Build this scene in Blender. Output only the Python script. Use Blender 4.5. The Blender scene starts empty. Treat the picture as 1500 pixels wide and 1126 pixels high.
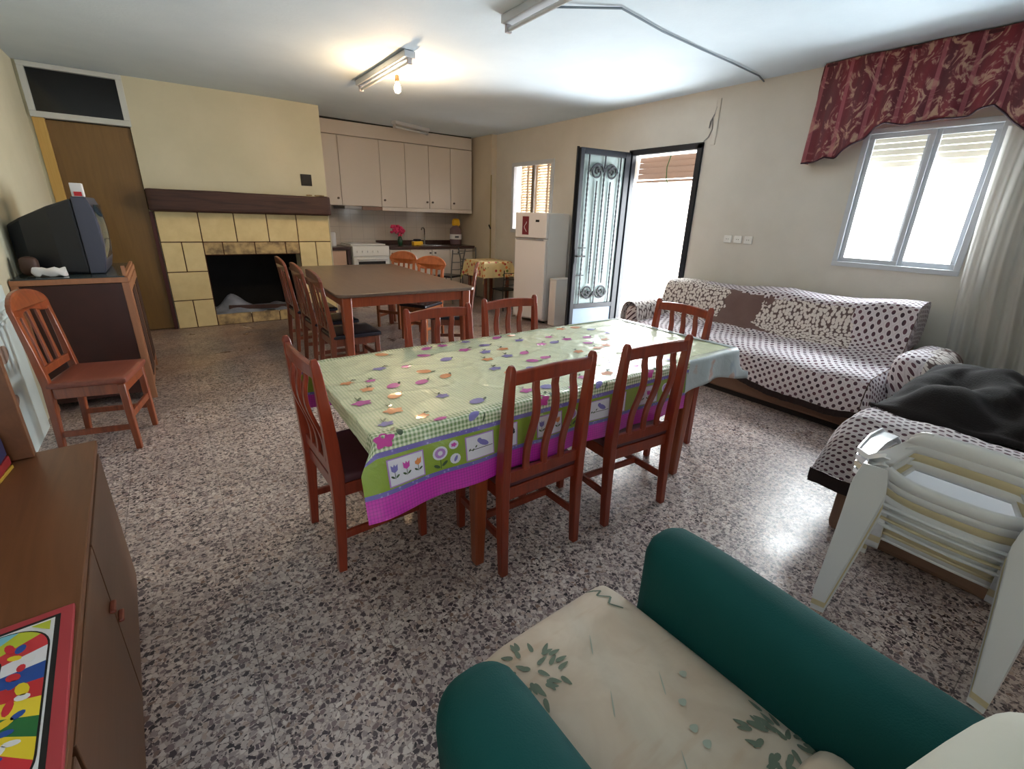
import bpy, bmesh, math, random
from mathutils import Vector, Matrix, noise
PI = math.pi
random.seed(7)
COL = bpy.context.scene.collection

# ------------------------------------------------------------------ helpers
def S(r, g, b):
    def f(c):
        c /= 255.0
        return c / 12.92 if c <= 0.04045 else ((c + 0.055) / 1.055) ** 2.4
    return (f(r), f(g), f(b), 1.0)

class MB:
    def __init__(self):
        self.v = []; self.f = []; self.m = []; self.uv = {}
    def add(self, verts, faces, m=0, uv=None):
        o = len(self.v)
        self.v += [Vector(p) for p in verts]
        for f in faces:
            self.f.append([i + o for i in f]); self.m.append(m)
        if uv:
            for i, t in enumerate(uv): self.uv[o + i] = t
        return self
    def box(self, c, s, M=None, m=0):
        x, y, z = s[0] / 2, s[1] / 2, s[2] / 2
        vs = [Vector((i * x, j * y, k * z)) for i in (-1, 1) for j in (-1, 1) for k in (-1, 1)]
        if M is not None: vs = [M @ p for p in vs]
        vs = [p + Vector(c) for p in vs]
        return self.add(vs, [(0, 1, 3, 2), (4, 6, 7, 5), (0, 4, 5, 1), (2, 3, 7, 6), (0, 2, 6, 4), (1, 5, 7, 3)], m)
    def bb(self, x0, x1, y0, y1, z0, z1, m=0):
        return self.box(((x0 + x1) / 2, (y0 + y1) / 2, (z0 + z1) / 2), (abs(x1 - x0), abs(y1 - y0), abs(z1 - z0)), None, m)
    def loft(self, rings, m=0, caps=True, closed=False):
        n = len(rings[0]); vs = [p for r in rings for p in r]; fs = []
        R = len(rings)
        for i in range(R if closed else R - 1):
            a = i * n; b = ((i + 1) % R) * n
            for j in range(n):
                k = (j + 1) % n
                fs.append((a + j, a + k, b + k, b + j))
        if caps and not closed:
            fs.append(tuple(range(n - 1, -1, -1))); fs.append(tuple((R - 1) * n + j for j in range(n)))
        return self.add(vs, fs, m)
    def bar(self, pts, sizes, side=(1, 0, 0), m=0):
        """rectangular section swept along pts; sizes list of (w along side, d)"""
        rings = []
        side = Vector(side)
        for i, p in enumerate(pts):
            p = Vector(p)
            a = Vector(pts[max(0, i - 1)]); b = Vector(pts[min(len(pts) - 1, i + 1)])
            t = (b - a).normalized()
            s = (side - t * side.dot(t)).normalized(); n = t.cross(s)
            w, d = sizes[i] if isinstance(sizes, list) else sizes
            rings.append([p + s * (w / 2 * q) + n * (d / 2 * r) for q, r in ((-1, -1), (1, -1), (1, 1), (-1, 1))])
        return self.loft(rings, m)
    def tube(self, pts, r, seg=8, m=0, closed=False):
        pts = [Vector(p) for p in pts]; rings = []; N = len(pts)
        up = Vector((0, 0, 1))
        for i, p in enumerate(pts):
            a = pts[(i - 1) % N] if closed else pts[max(0, i - 1)]
            b = pts[(i + 1) % N] if closed else pts[min(N - 1, i + 1)]
            t = (b - a).normalized()
            if abs(t.dot(up)) > 0.95: up = Vector((1, 0, 0)) if abs(t.x) < 0.9 else Vector((0, 1, 0))
            s = (up - t * up.dot(t)).normalized(); n = t.cross(s); up = s
            rr = r[i] if isinstance(r, (list, tuple)) else r
            rings.append([p + s * (math.cos(k * 2 * PI / seg) * rr) + n * (math.sin(k * 2 * PI / seg) * rr) for k in range(seg)])
        return self.loft(rings, m, True, closed)
    def lathe(self, prof, c=(0, 0, 0), seg=16, m=0):
        c = Vector(c)
        rings = [[c + Vector((r * math.cos(k * 2 * PI / seg), r * math.sin(k * 2 * PI / seg), z)) for k in range(seg)] for r, z in prof]
        return self.loft(rings, m)
    def prism(self, poly, fn, t0, t1, m=0):
        """poly list of (a,b); fn(a,b,t)->3D"""
        n = len(poly)
        vs = [fn(a, b, t0) for a, b in poly] + [fn(a, b, t1) for a, b in poly]
        fs = [tuple(range(n - 1, -1, -1)), tuple(range(n, 2 * n))]
        for i in range(n):
            k = (i + 1) % n; fs.append((i, k, n + k, n + i))
        return self.add(vs, fs, m)
    def grid(self, fn, nu, nv, m=0, uvf=None, flip=False):
        vs = []; uv = []
        for j in range(nv + 1):
            for i in range(nu + 1):
                a, b = i / nu, j / nv
                vs.append(fn(a, b)); uv.append(uvf(a, b) if uvf else (a, b))
        fs = []
        for j in range(nv):
            for i in range(nu):
                q = j * (nu + 1) + i
                f = (q, q + 1, q + nu + 2, q + nu + 1)
                fs.append(f[::-1] if flip else f)
        return self.add(vs, fs, m, uv)
    def rbox(self, c, s, r, n=6, M=None, m=0, warp=None):
        """rounded box"""
        c = Vector(c); h = Vector(s) / 2
        vs = []; fs = []
        for ax in range(3):
            for sg in (-1, 1):
                o = len(vs); b1, b2 = (ax + 1) % 3, (ax + 2) % 3
                for i in range(n + 1):
                    for j in range(n + 1):
                        p = [0, 0, 0]; p[ax] = sg * h[ax]
                        # denser near the rim
                        fa = math.sin((i / n - .5) * PI) ; fb = math.sin((j / n - .5) * PI)
                        p[b1] = fa * h[b1]; p[b2] = fb * h[b2]
                        q = Vector(p)
                        inn = Vector([max(-(h[k] - r), min(h[k] - r, q[k])) for k in range(3)])
                        d = q - inn
                        if d.length > 1e-9: q = inn + d.normalized() * r
                        if warp: q = warp(q)
                        vs.append(q)
                for i in range(n):
                    for j in range(n):
                        a = o + i * (n + 1) + j
                        f = (a, a + n + 1, a + n + 2, a + 1)
                        fs.append(f if sg > 0 else f[::-1])
        if M is not None: vs = [M @ p for p in vs]
        return self.add([p + c for p in vs], fs, m)
    def map(self, fn):
        self.v = [fn(p) for p in self.v]; return self

def obj(name, mb, mats, parent=None, smooth=None, bevel=0, sub=0, weld=False, solid=0, seg=2):
    me = bpy.data.meshes.new(name)
    me.from_pydata([tuple(p) for p in mb.v], [], mb.f)
    if not isinstance(mats, (list, tuple)): mats = [mats]
    for q in mats: me.materials.append(q)
    for i, p in enumerate(me.polygons): p.material_index = mb.m[i]
    if mb.uv:
        l = me.uv_layers.new(name='UVMap')
        for lp in me.loops: l.data[lp.index].uv = mb.uv.get(lp.vertex_index, (0, 0))
    bm = bmesh.new(); bm.from_mesh(me)
    if weld: bmesh.ops.remove_doubles(bm, verts=bm.verts, dist=1e-5)
    if not mb.uv or weld: bmesh.ops.recalc_face_normals(bm, faces=bm.faces)
    bm.to_mesh(me); bm.free()
    o = bpy.data.objects.new(name, me); COL.objects.link(o)
    if parent: o.parent = parent
    if solid:
        md = o.modifiers.new('solid', 'SOLIDIFY'); md.thickness = solid; md.offset = 0
    if bevel:
        md = o.modifiers.new('bevel', 'BEVEL'); md.width = bevel; md.segments = seg; md.limit_method = 'ANGLE'; md.angle_limit = math.radians(40)
    if sub:
        md = o.modifiers.new('sub', 'SUBSURF'); md.levels = sub; md.render_levels = sub
    if smooth is not None:
        for p in me.polygons: p.use_smooth = True
        try: me.set_sharp_from_angle(angle=math.radians(smooth))
        except Exception: pass
    return o

def tag(o, label, cat=None, group=None, kind=None):
    o['label'] = label
    if cat: o['category'] = cat
    if group: o['group'] = group
    if kind: o['kind'] = kind
    return o
def thing(name, label, cat, loc=(0, 0, 0), rz=0, group=None):
    o = bpy.data.objects.new(name, None); COL.objects.link(o)
    o.empty_display_size = 0.1
    o.location = loc; o.rotation_euler = (0, 0, math.radians(rz))
    return tag(o, label, cat, group)
def struct(name, mb, mats, label=None, **k):
    o = obj(name, mb, mats, **k); o['kind'] = 'structure'
    if label: o['label'] = label
    return o
def dup(root, loc, rz, label, group=None):
    r = root.copy(); COL.objects.link(r); r.location = loc; r.rotation_euler = (0, 0, math.radians(rz))
    r['label'] = label
    if group: r['group'] = group
    for ch in list(root.children):
        c = ch.copy(); COL.objects.link(c); c.parent = r
        for g in ch.children:
            d = g.copy(); COL.objects.link(d); d.parent = c
    return r

# ------------------------------------------------------------------ materials
class N:
    def __init__(self, name):
        self.mat = bpy.data.materials.new(name); self.mat.use_nodes = True
        self.t = self.mat.node_tree; self.n = self.t.nodes; self.l = self.t.links
        self.b = self.n['Principled BSDF']
    def new(self, t, **k):
        q = self.n.new(t)
        for a, v in k.items(): setattr(q, a, v)
        return q
    def link(self, a, b): self.l.new(a, b)
    def val(self, s, v):
        if hasattr(v, 'links') or isinstance(v, bpy.types.NodeSocket): self.l.new(v, s)
        else: s.default_value = v
    def math(self, op, a, b=0.0, c=None):
        q = self.new('ShaderNodeMath', operation=op)
        self.val(q.inputs[0], a); self.val(q.inputs[1], b)
        if c is not None: self.val(q.inputs[2], c)
        return q.outputs[0]
    def mix(self, f, a, b, mode='MIX'):
        q = self.new('ShaderNodeMix', data_type='RGBA', blend_type=mode)
        self.val(q.inputs[0], f); self.val(q.inputs[6], a); self.val(q.inputs[7], b)
        return q.outputs[2]
    def coord(self, kind='Object', scale=(1, 1, 1), rot=(0, 0, 0)):
        tc = self.new('ShaderNodeTexCoord'); mp = self.new('ShaderNodeMapping')
        mp.inputs['Scale'].default_value = scale; mp.inputs['Rotation'].default_value = rot
        self.link(tc.outputs[kind], mp.inputs[0]); return mp.outputs[0]
    def noise(self, vec, scale, detail=4, rough=.5, dist=0):
        q = self.new('ShaderNodeTexNoise'); self.link(vec, q.inputs['Vector'])
        q.inputs['Scale'].default_value = scale; q.inputs['Detail'].default_value = detail
        q.inputs['Roughness'].default_value = rough; q.inputs['Distortion'].default_value = dist
        return q.outputs[0]
    def vor(self, vec, scale, feature='F1', rnd=1.0):
        q = self.new('ShaderNodeTexVoronoi', feature=feature); self.link(vec, q.inputs['Vector'])
        q.inputs['Scale'].default_value = scale; q.inputs['Randomness'].default_value = rnd
        return q
    def ramp(self, f, stops, interp='LINEAR'):
        q = self.new('ShaderNodeValToRGB'); e = q.color_ramp; e.interpolation = interp
        while len(e.elements) < len(stops): e.elements.new(0.5)
        for i, (p, c) in enumerate(stops): e.elements[i].position = p; e.elements[i].color = c
        self.link(f, q.inputs[0]); return q.outputs[0]
    def sep(self, v):
        q = self.new('ShaderNodeSeparateXYZ'); self.link(v, q.inputs[0]); return q.outputs
    def bump(self, h, strength=.2, dist=.01):
        q = self.new('ShaderNodeBump'); q.inputs['Strength'].default_value = strength; q.inputs['Distance'].default_value = dist
        self.link(h, q.inputs['Height']); self.link(q.outputs[0], self.b.inputs['Normal']); return q.outputs[0]
    def set(self, **k):
        for a, v in k.items():
            self.val(self.b.inputs[a.replace('_', ' ')], v)
        return self

def plain(name, col, rough=.5, metal=0, spec=.5, bump=0, bscale=60, var=0, **k):
    m = N(name); m.set(Roughness=rough, Metallic=metal)
    m.b.inputs['Specular IOR Level'].default_value = spec
    v = m.coord()
    if var:
        n = m.noise(v, 6, 5)
        c2 = tuple(x * (1 - var) for x in col[:3]) + (1,)
        c = m.ramp(n, [(.3, c2), (.7, col)]); m.link(c, m.b.inputs['Base Color'])
    else: m.b.inputs['Base Color'].default_value = col
    if bump: m.bump(m.noise(v, bscale, 3), bump, .004)
    for a, x in k.items(): m.val(m.b.inputs[a.replace('_', ' ')], x)
    return m.mat

def wood(name, c1, c2, rough=.35, scale=1.0, axis=2, coat=.0):
    m = N(name); sc = [22 * scale, 22 * scale, 22 * scale]; sc[axis] = 1.6 * scale
    v = m.coord(scale=tuple(sc))
    n = m.noise(v, 1.0, 5, .6, 1.2)
    c = m.ramp(n, [(.3, c1), (.7, c2)])
    m.link(c, m.b.inputs['Base Color']); m.set(Roughness=rough); m.bump(n, .06, .003)
    if coat: m.set(Coat_Weight=coat, Coat_Roughness=.15)
    return m.mat

def wallmat(name, c1, c2, rough=.7):
    m = N(name); v = m.coord()
    n = m.noise(v, 1.3, 5, .6); n2 = m.noise(v, 45, 4)
    c = m.ramp(n, [(.35, c1), (.65, c2)])
    m.link(c, m.b.inputs['Base Color']); m.set(Roughness=rough); m.bump(n2, .25, .004)
    return m.mat

M = {}
M['wallcream'] = wallmat('cream_wall_paint', S(200, 197, 172), S(210, 206, 182))
M['wallright'] = wallmat('pale_wall_paint', S(200, 196, 188), S(210, 206, 198))
M['walltan'] = wallmat('tan_wall_paint', S(196, 184, 164), S(206, 195, 176))
M['ceiling'] = wallmat('ceiling_paint', S(206, 222, 234), S(214, 229, 240), .8)
M['white'] = plain('white_lacquer', S(225, 225, 222), .35)
M['whiteframe'] = plain('white_aluminium', S(192, 198, 206), .4)
M['transom'] = plain('transom_white', S(200, 205, 202), .5)
M['black'] = plain('black', S(14, 14, 16), .6)
M['soot'] = plain('soot', S(22, 21, 22), .9, var=.5)
M['iron'] = plain('dark_iron', S(18, 24, 34), .55, spec=.35)
M['ironpanel'] = plain('grey_blue_steel', S(110, 130, 152), .45)
M['chrome'] = plain('chrome', S(200, 200, 200), .15, 1)
M['doorwood'] = wood('brown_door_veneer', S(112, 84, 42), S(124, 94, 48), .45)
M['jamb'] = wood('yellow_pine_jamb', S(196, 158, 84), S(208, 172, 98), .5)
M['redjamb'] = plain('dark_red_paint', S(72, 28, 24), .5)
M['beam'] = wood('dark_stained_beam', S(44, 24, 21), S(78, 48, 38), .6, axis=0)
M['chair'] = wood('red_brown_wood', S(116, 40, 24), S(148, 58, 32), .3, coat=.3)
M['pine'] = wood('orange_stained_pine', S(112, 50, 26), S(150, 74, 38), .28, coat=.4)
M['pinedark'] = wood('brown_stained_pine', S(96, 46, 30), S(128, 66, 42), .3, coat=.4)
M['roundpine'] = wood('honey_stained_pine', S(140, 74, 38), S(168, 96, 54), .3, coat=.3)
M['purple'] = plain('plum_vinyl', S(84, 44, 52), .45, bump=.1)
M['darkseat'] = plain('dark_vinyl', S(34, 32, 42), .25, bump=.08, bscale=20)
M['seatwood'] = wood('reddish_seat_wood', S(120, 62, 48), S(136, 74, 58), .35, axis=0)
M['tablelegs'] = wood('table_wood', S(128, 58, 32), S(156, 76, 42), .32, coat=.3)
M['tabletop'] = wood('grey_brown_tabletop', S(92, 76, 66), S(110, 92, 78), .32, axis=1)
M['fabin'] = plain('dark_brown_panel', S(66, 30, 22), .4, var=.35)
M['cabedge'] = wood('light_cabinet_edge', S(160, 108, 78), S(176, 122, 88), .4)
M['brownlam'] = wood('brown_laminate', S(108, 66, 38), S(122, 76, 46), .42, axis=1)
M['brownfront'] = wood('brown_laminate_front', S(98, 64, 42), S(110, 74, 50), .38, axis=1)
M['tvblack'] = plain('tv_black_plastic', S(22, 26, 34), .45)
M['tvgrey'] = plain('tv_grey_plastic', S(62, 66, 84), .35)
M['screen'] = plain('tv_screen_glass', S(30, 60, 74), .08, spec=.8)
M['cab'] = plain('kitchen_cabinet_cream', S(205, 196, 186), .4)
M['cabpink'] = plain('kitchen_cabinet_pinkish', S(196, 164, 142), .45)
M['worktop'] = plain('brown_granite', S(72, 50, 46), .25, var=.4)
M['enamel'] = plain('white_enamel', S(226, 226, 222), .25)
M['fridge'] = plain('fridge_white', S(224, 218, 216), .3)
M['cream'] = plain('cream', S(225, 222, 205), .4)
M['fringe'] = plain('dark_brown_fringe', S(40, 26, 26), .95, bump=.6, bscale=150)
M['blanket'] = plain('black_brown_fleece', S(17, 10, 12), .95, bump=.5, bscale=120)
M['sofabase'] = plain('tan_sofa_fabric', S(128, 98, 82), .85, bump=.2, bscale=150)
M['sofadark'] = plain('dark_plinth', S(40, 34, 34), .8)
M['green'] = plain('green_stretch_fabric', S(4, 74, 74), .75, spec=.3, bump=.3, bscale=300)
M['plastic'] = plain('white_plastic', S(222, 224, 230), .32)
M['plasticbeige'] = plain('beige_plastic', S(204, 192, 160), .35)
M['rubber'] = plain('rubber', S(20, 20, 22), .7)
M['greymetal'] = plain('grey_metal_tube', S(92, 92, 92), .4, .3)
M['blackmetal'] = plain('black_metal_tube', S(26, 26, 30), .4)
M['orangeblind'] = None
M['bulbmetal'] = plain('brass_holder', S(150, 120, 80), .4, .6)
M['red'] = plain('red_print', S(196, 40, 50), .5)
M['pink'] = plain('pink_petals', S(226, 60, 110), .6)
M['leafgreen'] = plain('leaf_green', S(40, 96, 40), .6)
M['vase'] = plain('dark_green_glass', S(20, 60, 40), .15)
M['yellow'] = plain('yellow_plastic', S(240, 190, 40), .4)
M['paper'] = plain('white_paper', S(225, 225, 228), .6)
M['magnet'] = plain('dark_red_card', S(112, 34, 44), .5)

def emis(name, col, s):
    m = N(name); m.set(Emission_Strength=s); m.b.inputs['Emission Color'].default_value = col
    m.b.inputs['Base Color'].default_value = col; return m.mat
M['bulb'] = emis('lit_warm_bulb', (1.0, .62, .28, 1), 60)

def translucent(name, col, k=.6, rough=.6, alpha=0.0):
    m = N(name); tr = m.new('ShaderNodeBsdfTranslucent'); tr.inputs[0].default_value = col
    m.b.inputs['Base Color'].default_value = col; m.set(Roughness=rough)
    mx = m.new('ShaderNodeMixShader'); mx.inputs[0].default_value = k
    out = m.n['Material Output']
    m.link(m.b.outputs[0], mx.inputs[1]); m.link(tr.outputs[0], mx.inputs[2])
    last = mx.outputs[0]
    if alpha:
        tp = m.new('ShaderNodeBsdfTransparent'); m2 = m.new('ShaderNodeMixShader'); m2.inputs[0].default_value = alpha
        m.link(last, m2.inputs[1]); m.link(tp.outputs[0], m2.inputs[2]); last = m2.outputs[0]
    m.link(last, out.inputs[0]); return m.mat
M['orangeblind'] = translucent('orange_roll_blind', S(170, 150, 138), .25)
M['creamblind'] = translucent('cream_shutter', S(196, 188, 172), .045)
M['tanslat'] = translucent('tan_shutter_slat', S(186, 164, 134), .25)
M['sheer'] = translucent('sheer_curtain', S(214, 212, 208), .4, .8, .25)
M['frosted'] = translucent('frosted_door_glass', S(186, 204, 206), .45, .3, .15)
def glassmat():
    m = N('window_glass'); out = m.n['Material Output']
    tp = m.new('ShaderNodeBsdfTransparent'); gl = m.new('ShaderNodeBsdfGlossy'); gl.inputs['Roughness'].default_value = .02
    mx = m.new('ShaderNodeMixShader'); mx.inputs[0].default_value = .06; m.link(tp.outputs[0], mx.inputs[1]); m.link(gl.outputs[0], mx.inputs[2])
    m.link(mx.outputs[0], out.inputs[0]); return m.mat
M['glass'] = glassmat()
M['jug'] = translucent('clear_plastic_bottle', S(176, 150, 160), .5, .2, .45)

def terrazzo():
    m = N('terrazzo'); v = m.coord()
    nz = m.new('ShaderNodeTexNoise'); m.link(v, nz.inputs['Vector']); nz.inputs['Scale'].default_value = 70; nz.inputs['Detail'].default_value = 2
    ad = m.new('ShaderNodeVectorMath', operation='MULTIPLY_ADD'); m.link(nz.outputs['Color'], ad.inputs[0]); ad.inputs[1].default_value = (.010, .010, 0); m.link(v, ad.inputs[2])
    fl = m.new('ShaderNodeVectorMath', operation='MULTIPLY'); m.link(ad.outputs[0], fl.inputs[0]); fl.inputs[1].default_value = (1, 1, 0)
    vv = fl.outputs[0]
    a = m.vor(vv, 60); e = m.vor(vv, 60, 'DISTANCE_TO_EDGE')
    r = m.sep(a.outputs['Color'])
    stops = [(0, S(214, 206, 200)), (.22, S(172, 162, 160)), (.34, S(226, 222, 216)), (.50, S(134, 118, 120)), (.60, S(92, 80, 88)), (.69, S(194, 176, 164)), (.77, S(56, 46, 56)), (.87, S(132, 106, 92)), (.91, S(34, 28, 36))]
    c = m.ramp(r[0], stops, 'CONSTANT')
    c = m.mix(m.ramp(r[1], [(0, (0, 0, 0, 1)), (1, (.35, .35, .35, 1))]), c, S(150, 140, 140))
    b = m.vor(vv, 150); rb = m.sep(b.outputs['Color'])
    small = m.ramp(rb[0], [(0, S(190, 180, 174)), (.4, S(138, 126, 124)), (.66, S(212, 204, 196)), (.90, S(62, 54, 60))], 'CONSTANT')
    edge = m.math('LESS_THAN', e.outputs['Distance'], .10)
    c = m.mix(edge, c, small)
    # old dirt, more brown towards the hearth
    big = m.noise(v, .9, 4, .6); xyz = m.sep(v)
    far = m.math('MULTIPLY', m.math('SUBTRACT', xyz[1], 3.2), .3)
    far = m.math('MINIMUM', m.math('MAXIMUM', far, 0), .72)
    far = m.math('MULTIPLY', far, m.ramp(big, [(.35, (.4, .4, .4, 1)), (.6, (1, 1, 1, 1))]))
    c = m.mix(far, c, m.mix(m.ramp(m.noise(v, 1.6, 3), [(.45, (0, 0, 0, 1)), (.55, (1, 1, 1, 1))]), S(140, 112, 86), S(96, 82, 76)))
    tn = m.noise(v, 2.2, 5, .6)
    c = m.mix(m.ramp(tn, [(.4, (0, 0, 0, 1)), (.7, (.34, .34, .34, 1))]), c, S(92, 78, 80))
    # faint 40 cm tile joints
    def joint(s):
        f = m.math('FRACT', m.math('MULTIPLY', s, 2.5)); return m.math('LESS_THAN', f, .008)
    j = m.math('MAXIMUM', joint(xyz[0]), joint(xyz[1]))
    c = m.mix(m.math('MULTIPLY', j, .6), c, S(70, 62, 60))
    c = m.mix(1.0, c, (1.0, .925, .92, 1), 'MULTIPLY')
    m.link(c, m.b.inputs['Base Color'])
    m.link(m.ramp(tn, [(.3, (.24, .24, .24, 1)), (.7, (.42, .42, .42, 1))]), m.b.inputs['Roughness'])
    m.bump(m.noise(v, 30, 2), .03, .003)
    return m.mat
M['terrazzo'] = terrazzo()

def dots(name, base, dcol, scale, r, flowers=None):
    m = N(name); v = m.coord('UV'); 
    mp = m.new('ShaderNodeMapping'); m.link(v, mp.inputs[0]); mp.inputs['Rotation'].default_value = (0, 0, math.radians(38))
    d = m.vor(mp.outputs[0], scale, 'F1', 0.0); d.voronoi_dimensions = '2D'
    n = m.noise(v, 14, 2)
    c = m.mix(m.math('LESS_THAN', d.outputs['Distance'], r), base, m.mix(m.ramp(n, [(.4, (0, 0, 0, 1)), (.6, (1, 1, 1, 1))]), dcol, S(96, 62, 74)))
    ln = m.math('LESS_THAN', m.vor(mp.outputs[0], scale, 'DISTANCE_TO_EDGE', 0.0).outputs['Distance'], .05)
    c = m.mix(m.math('MULTIPLY', ln, .25), c, S(150, 140, 146))
    m.link(c, m.b.inputs['Base Color']); m.set(Roughness=.8)
    m.bump(m.noise(m.coord(), 9, 4), .35, .03)
    return m.mat
M['dots'] = dots('polka_dot_throw', S(208, 200, 204), S(62, 42, 54), 24, .30)
def blossom():
    m = N('blossom_throw'); v = m.coord('UV')
    brown = S(92, 68, 66)
    f = m.vor(v, 42); f.voronoi_dimensions = '2D'
    petal = m.ramp(f.outputs['Distance'], [(0, S(150, 132, 124)), (.10, S(222, 214, 208)), (.46, S(208, 198, 192)), (.56, S(96, 78, 76))])
    xy = m.sep(v)
    # two blossom clusters on the brown ground
    def blob(cx, cy, rx, ry):
        a = m.math('DIVIDE', m.math('SUBTRACT', xy[0], cx), rx); b = m.math('DIVIDE', m.math('SUBTRACT', xy[1], cy), ry)
        return m.math('ADD', m.math('MULTIPLY', a, a), m.math('MULTIPLY', b, b))
    d = m.math('MINIMUM', blob(.22, .60, .50, .62), blob(1.52, .82, .50, .21))
    d = m.math('ADD', d, m.math('MULTIPLY', m.math('SUBTRACT', m.noise(v, 9, 3), .5), 1.4))
    c = m.mix(m.math('LESS_THAN', d, 1.0), m.mix(m.noise(v, 5, 3), brown, S(122, 98, 92)), petal)
    m.link(c, m.b.inputs['Base Color']); m.set(Roughness=.8)
    m.bump(m.noise(m.coord(), 8, 4), .5, .03)
    return m.mat
M['blossom'] = blossom()

def clothmat():
    """u = metres along the table, v = metres across from the near edge (negative = hanging)"""
    m = N('printed_tablecloth'); uv = m.coord('UV'); xy = m.sep(uv); u, v = xy[0], xy[1]
    W = .965
    d = m.math('MAXIMUM', m.math('MULTIPLY', v, -1), m.math('SUBTRACT', v, W))   # drop below either long edge
    def sq(s, f, lo=.5): return m.math('LESS_THAN', m.math('FRACT', m.math('MULTIPLY', s, f)), lo)
    top = m.mix(m.math('MULTIPLY', sq(u, 75, .45), .8), S(222, 228, 194), S(192, 208, 164))
    g = m.math('MULTIPLY', m.math('ADD', sq(u, 62), sq(v, 62)), .5)
    ging = m.mix(g, S(226, 232, 204), S(116, 148, 92))
    mag = m.mix(m.math('MULTIPLY', m.math('ADD', sq(u, 85, .3), sq(v, 85, .3)), .35), S(206, 40, 180), S(142, 26, 140))
    vio = m.mix(m.math('LESS_THAN', m.vor(uv, 60).outputs['Distance'], .25), S(108, 96, 176), S(150, 140, 205))
    lime = S(134, 160, 40)
    c = m.mix(m.math('GREATER_THAN', d, -.035), top, ging)
    c = m.mix(m.math('GREATER_THAN', d, .058), c, vio)
    c = m.mix(m.math('GREATER_THAN', d, .076), c, lime)
    c = m.mix(m.math('GREATER_THAN', d, .190), c, vio)
    c = m.mix(m.math('GREATER_THAN', d, .206), c, mag)
    m.link(c, m.b.inputs['Base Color']); m.set(Roughness=.5, Coat_Weight=1.0, Coat_Roughness=.08)
    v3 = m.coord('Object', (1, .35, 1), (0, 0, .5)); w = m.noise(v3, 9, 6, .7, 2.0)
    bp = m.new('ShaderNodeBump'); bp.inputs['Strength'].default_value = 1.0; bp.inputs['Distance'].default_value = .016
    m.link(w, bp.inputs['Height']); m.link(bp.outputs[0], m.b.inputs['Coat Normal'])
    return m.mat
M['cloth'] = clothmat()
def printcol(name, c): return plain(name, c, .5, Coat_Weight=.9, Coat_Roughness=.09)
PR = dict(w=printcol('print_white', S(222, 220, 232)), p=printcol('print_pink', S(200, 74, 170)), o=printcol('print_orange', S(222, 140, 84)),
          v=printcol('print_violet', S(122, 116, 186)), g=printcol('print_green', S(62, 84, 52)), m=printcol('print_magenta', S(196, 50, 150)),
          k=printcol('print_black', S(40, 34, 48)), l=printcol('print_lilac', S(176, 130, 200)))
def palecover():
    m = N('pale_plastic_cover'); uv = m.coord('Object')
    n = m.noise(uv, 9, 2); n2 = m.noise(uv, 5, 2, .5, .6)
    c = m.mix(m.ramp(n, [(.62, (0, 0, 0, 1)), (.7, (.6, .6, .6, 1))]), S(176, 190, 196), S(190, 130, 96))
    c = m.mix(m.ramp(n2, [(.62, (0, 0, 0, 1)), (.72, (.5, .5, .5, 1))]), c, S(110, 126, 170))
    xx = m.sep(uv); k = m.math('MULTIPLY', m.math('SUBTRACT', 2.62, xx[0]), 2.4); k = m.math('MINIMUM', m.math('MAXIMUM', k, 0), 1); k = m.math('MULTIPLY', k, m.math('GREATER_THAN', xx[2], .742))
    st = m.mix(m.math('MULTIPLY', m.math('LESS_THAN', m.math('FRACT', m.math('MULTIPLY', xx[0], 75)), .45), .8), S(206, 214, 178), S(176, 192, 150))
    c = m.mix(k, c, st)  # stripes fade to pale towards the table end, glare put into the colour
    m.link(c, m.b.inputs['Base Color']); m.set(Roughness=.5, Coat_Weight=.9, Coat_Roughness=.09)
    m.bump(m.noise(uv, 12, 4, .6, 1), .25, .02); return m.mat
M['palecover'] = palecover()

def valance():
    m = N('valance_brocade'); uv = m.coord('UV', (1, 1, 1)); xy = m.sep(uv)
    n = m.noise(m.coord('UV', (9, 4, 1)), 1.0, 4, .6, 2.5)
    base = m.ramp(m.noise(m.coord('UV', (6, .6, 1)), 1.3, 2), [(.35, S(80, 12, 30)), (.65, S(120, 24, 42))])
    pat = m.mix(m.ramp(n, [(.52, (0, 0, 0, 1)), (.62, (1, 1, 1, 1))]), S(132, 62, 76), S(190, 156, 132))
    msk = m.math('MULTIPLY', m.ramp(n, [(.5, (0, 0, 0, 1)), (.56, (1, 1, 1, 1))]), .8)
    c = m.mix(msk, base, pat)
    st = m.math('LESS_THAN', m.math('FRACT', m.math('MULTIPLY', xy[0], 5.2)), .13)
    c = m.mix(m.math('MULTIPLY', st, .55), c, S(180, 100, 108))
    m.link(c, m.b.inputs['Base Color']); m.set(Roughness=.6, Sheen_Weight=.2); return m.mat
M['valance'] = valance()
def fruitcloth():
    m = N('yellow_fruit_cloth'); v = m.coord('Object')
    f = m.vor(v, 16); r = m.sep(f.outputs['Color'])
    msk = m.math('LESS_THAN', f.outputs['Distance'], .38)
    c = m.mix(msk, S(226, 206, 152), m.ramp(r[0], [(0, S(178, 60, 50)), (.4, S(210, 120, 50)), (.65, S(110, 120, 50)), (.8, S(226, 206, 152))], 'CONSTANT'))
    m.link(c, m.b.inputs['Base Color']); m.set(Roughness=.5); return m.mat
M['fruit'] = fruitcloth()
def tiles(name, c1, c2, joint, sx, sz):
    m = N(name); v = m.coord(); xyz = m.sep(v)
    j = m.math('MAXIMUM', m.math('LESS_THAN', m.math('FRACT', m.math('MULTIPLY', xyz[0], sx)), .03), m.math('LESS_THAN', m.math('FRACT', m.math('MULTIPLY', xyz[2], sz)), .03))
    c = m.mix(m.noise(v, 3, 4), c1, c2); c = m.mix(m.math('MULTIPLY', j, .5), c, joint)
    m.link(c, m.b.inputs['Base Color']); m.set(Roughness=.12); return m.mat
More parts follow.
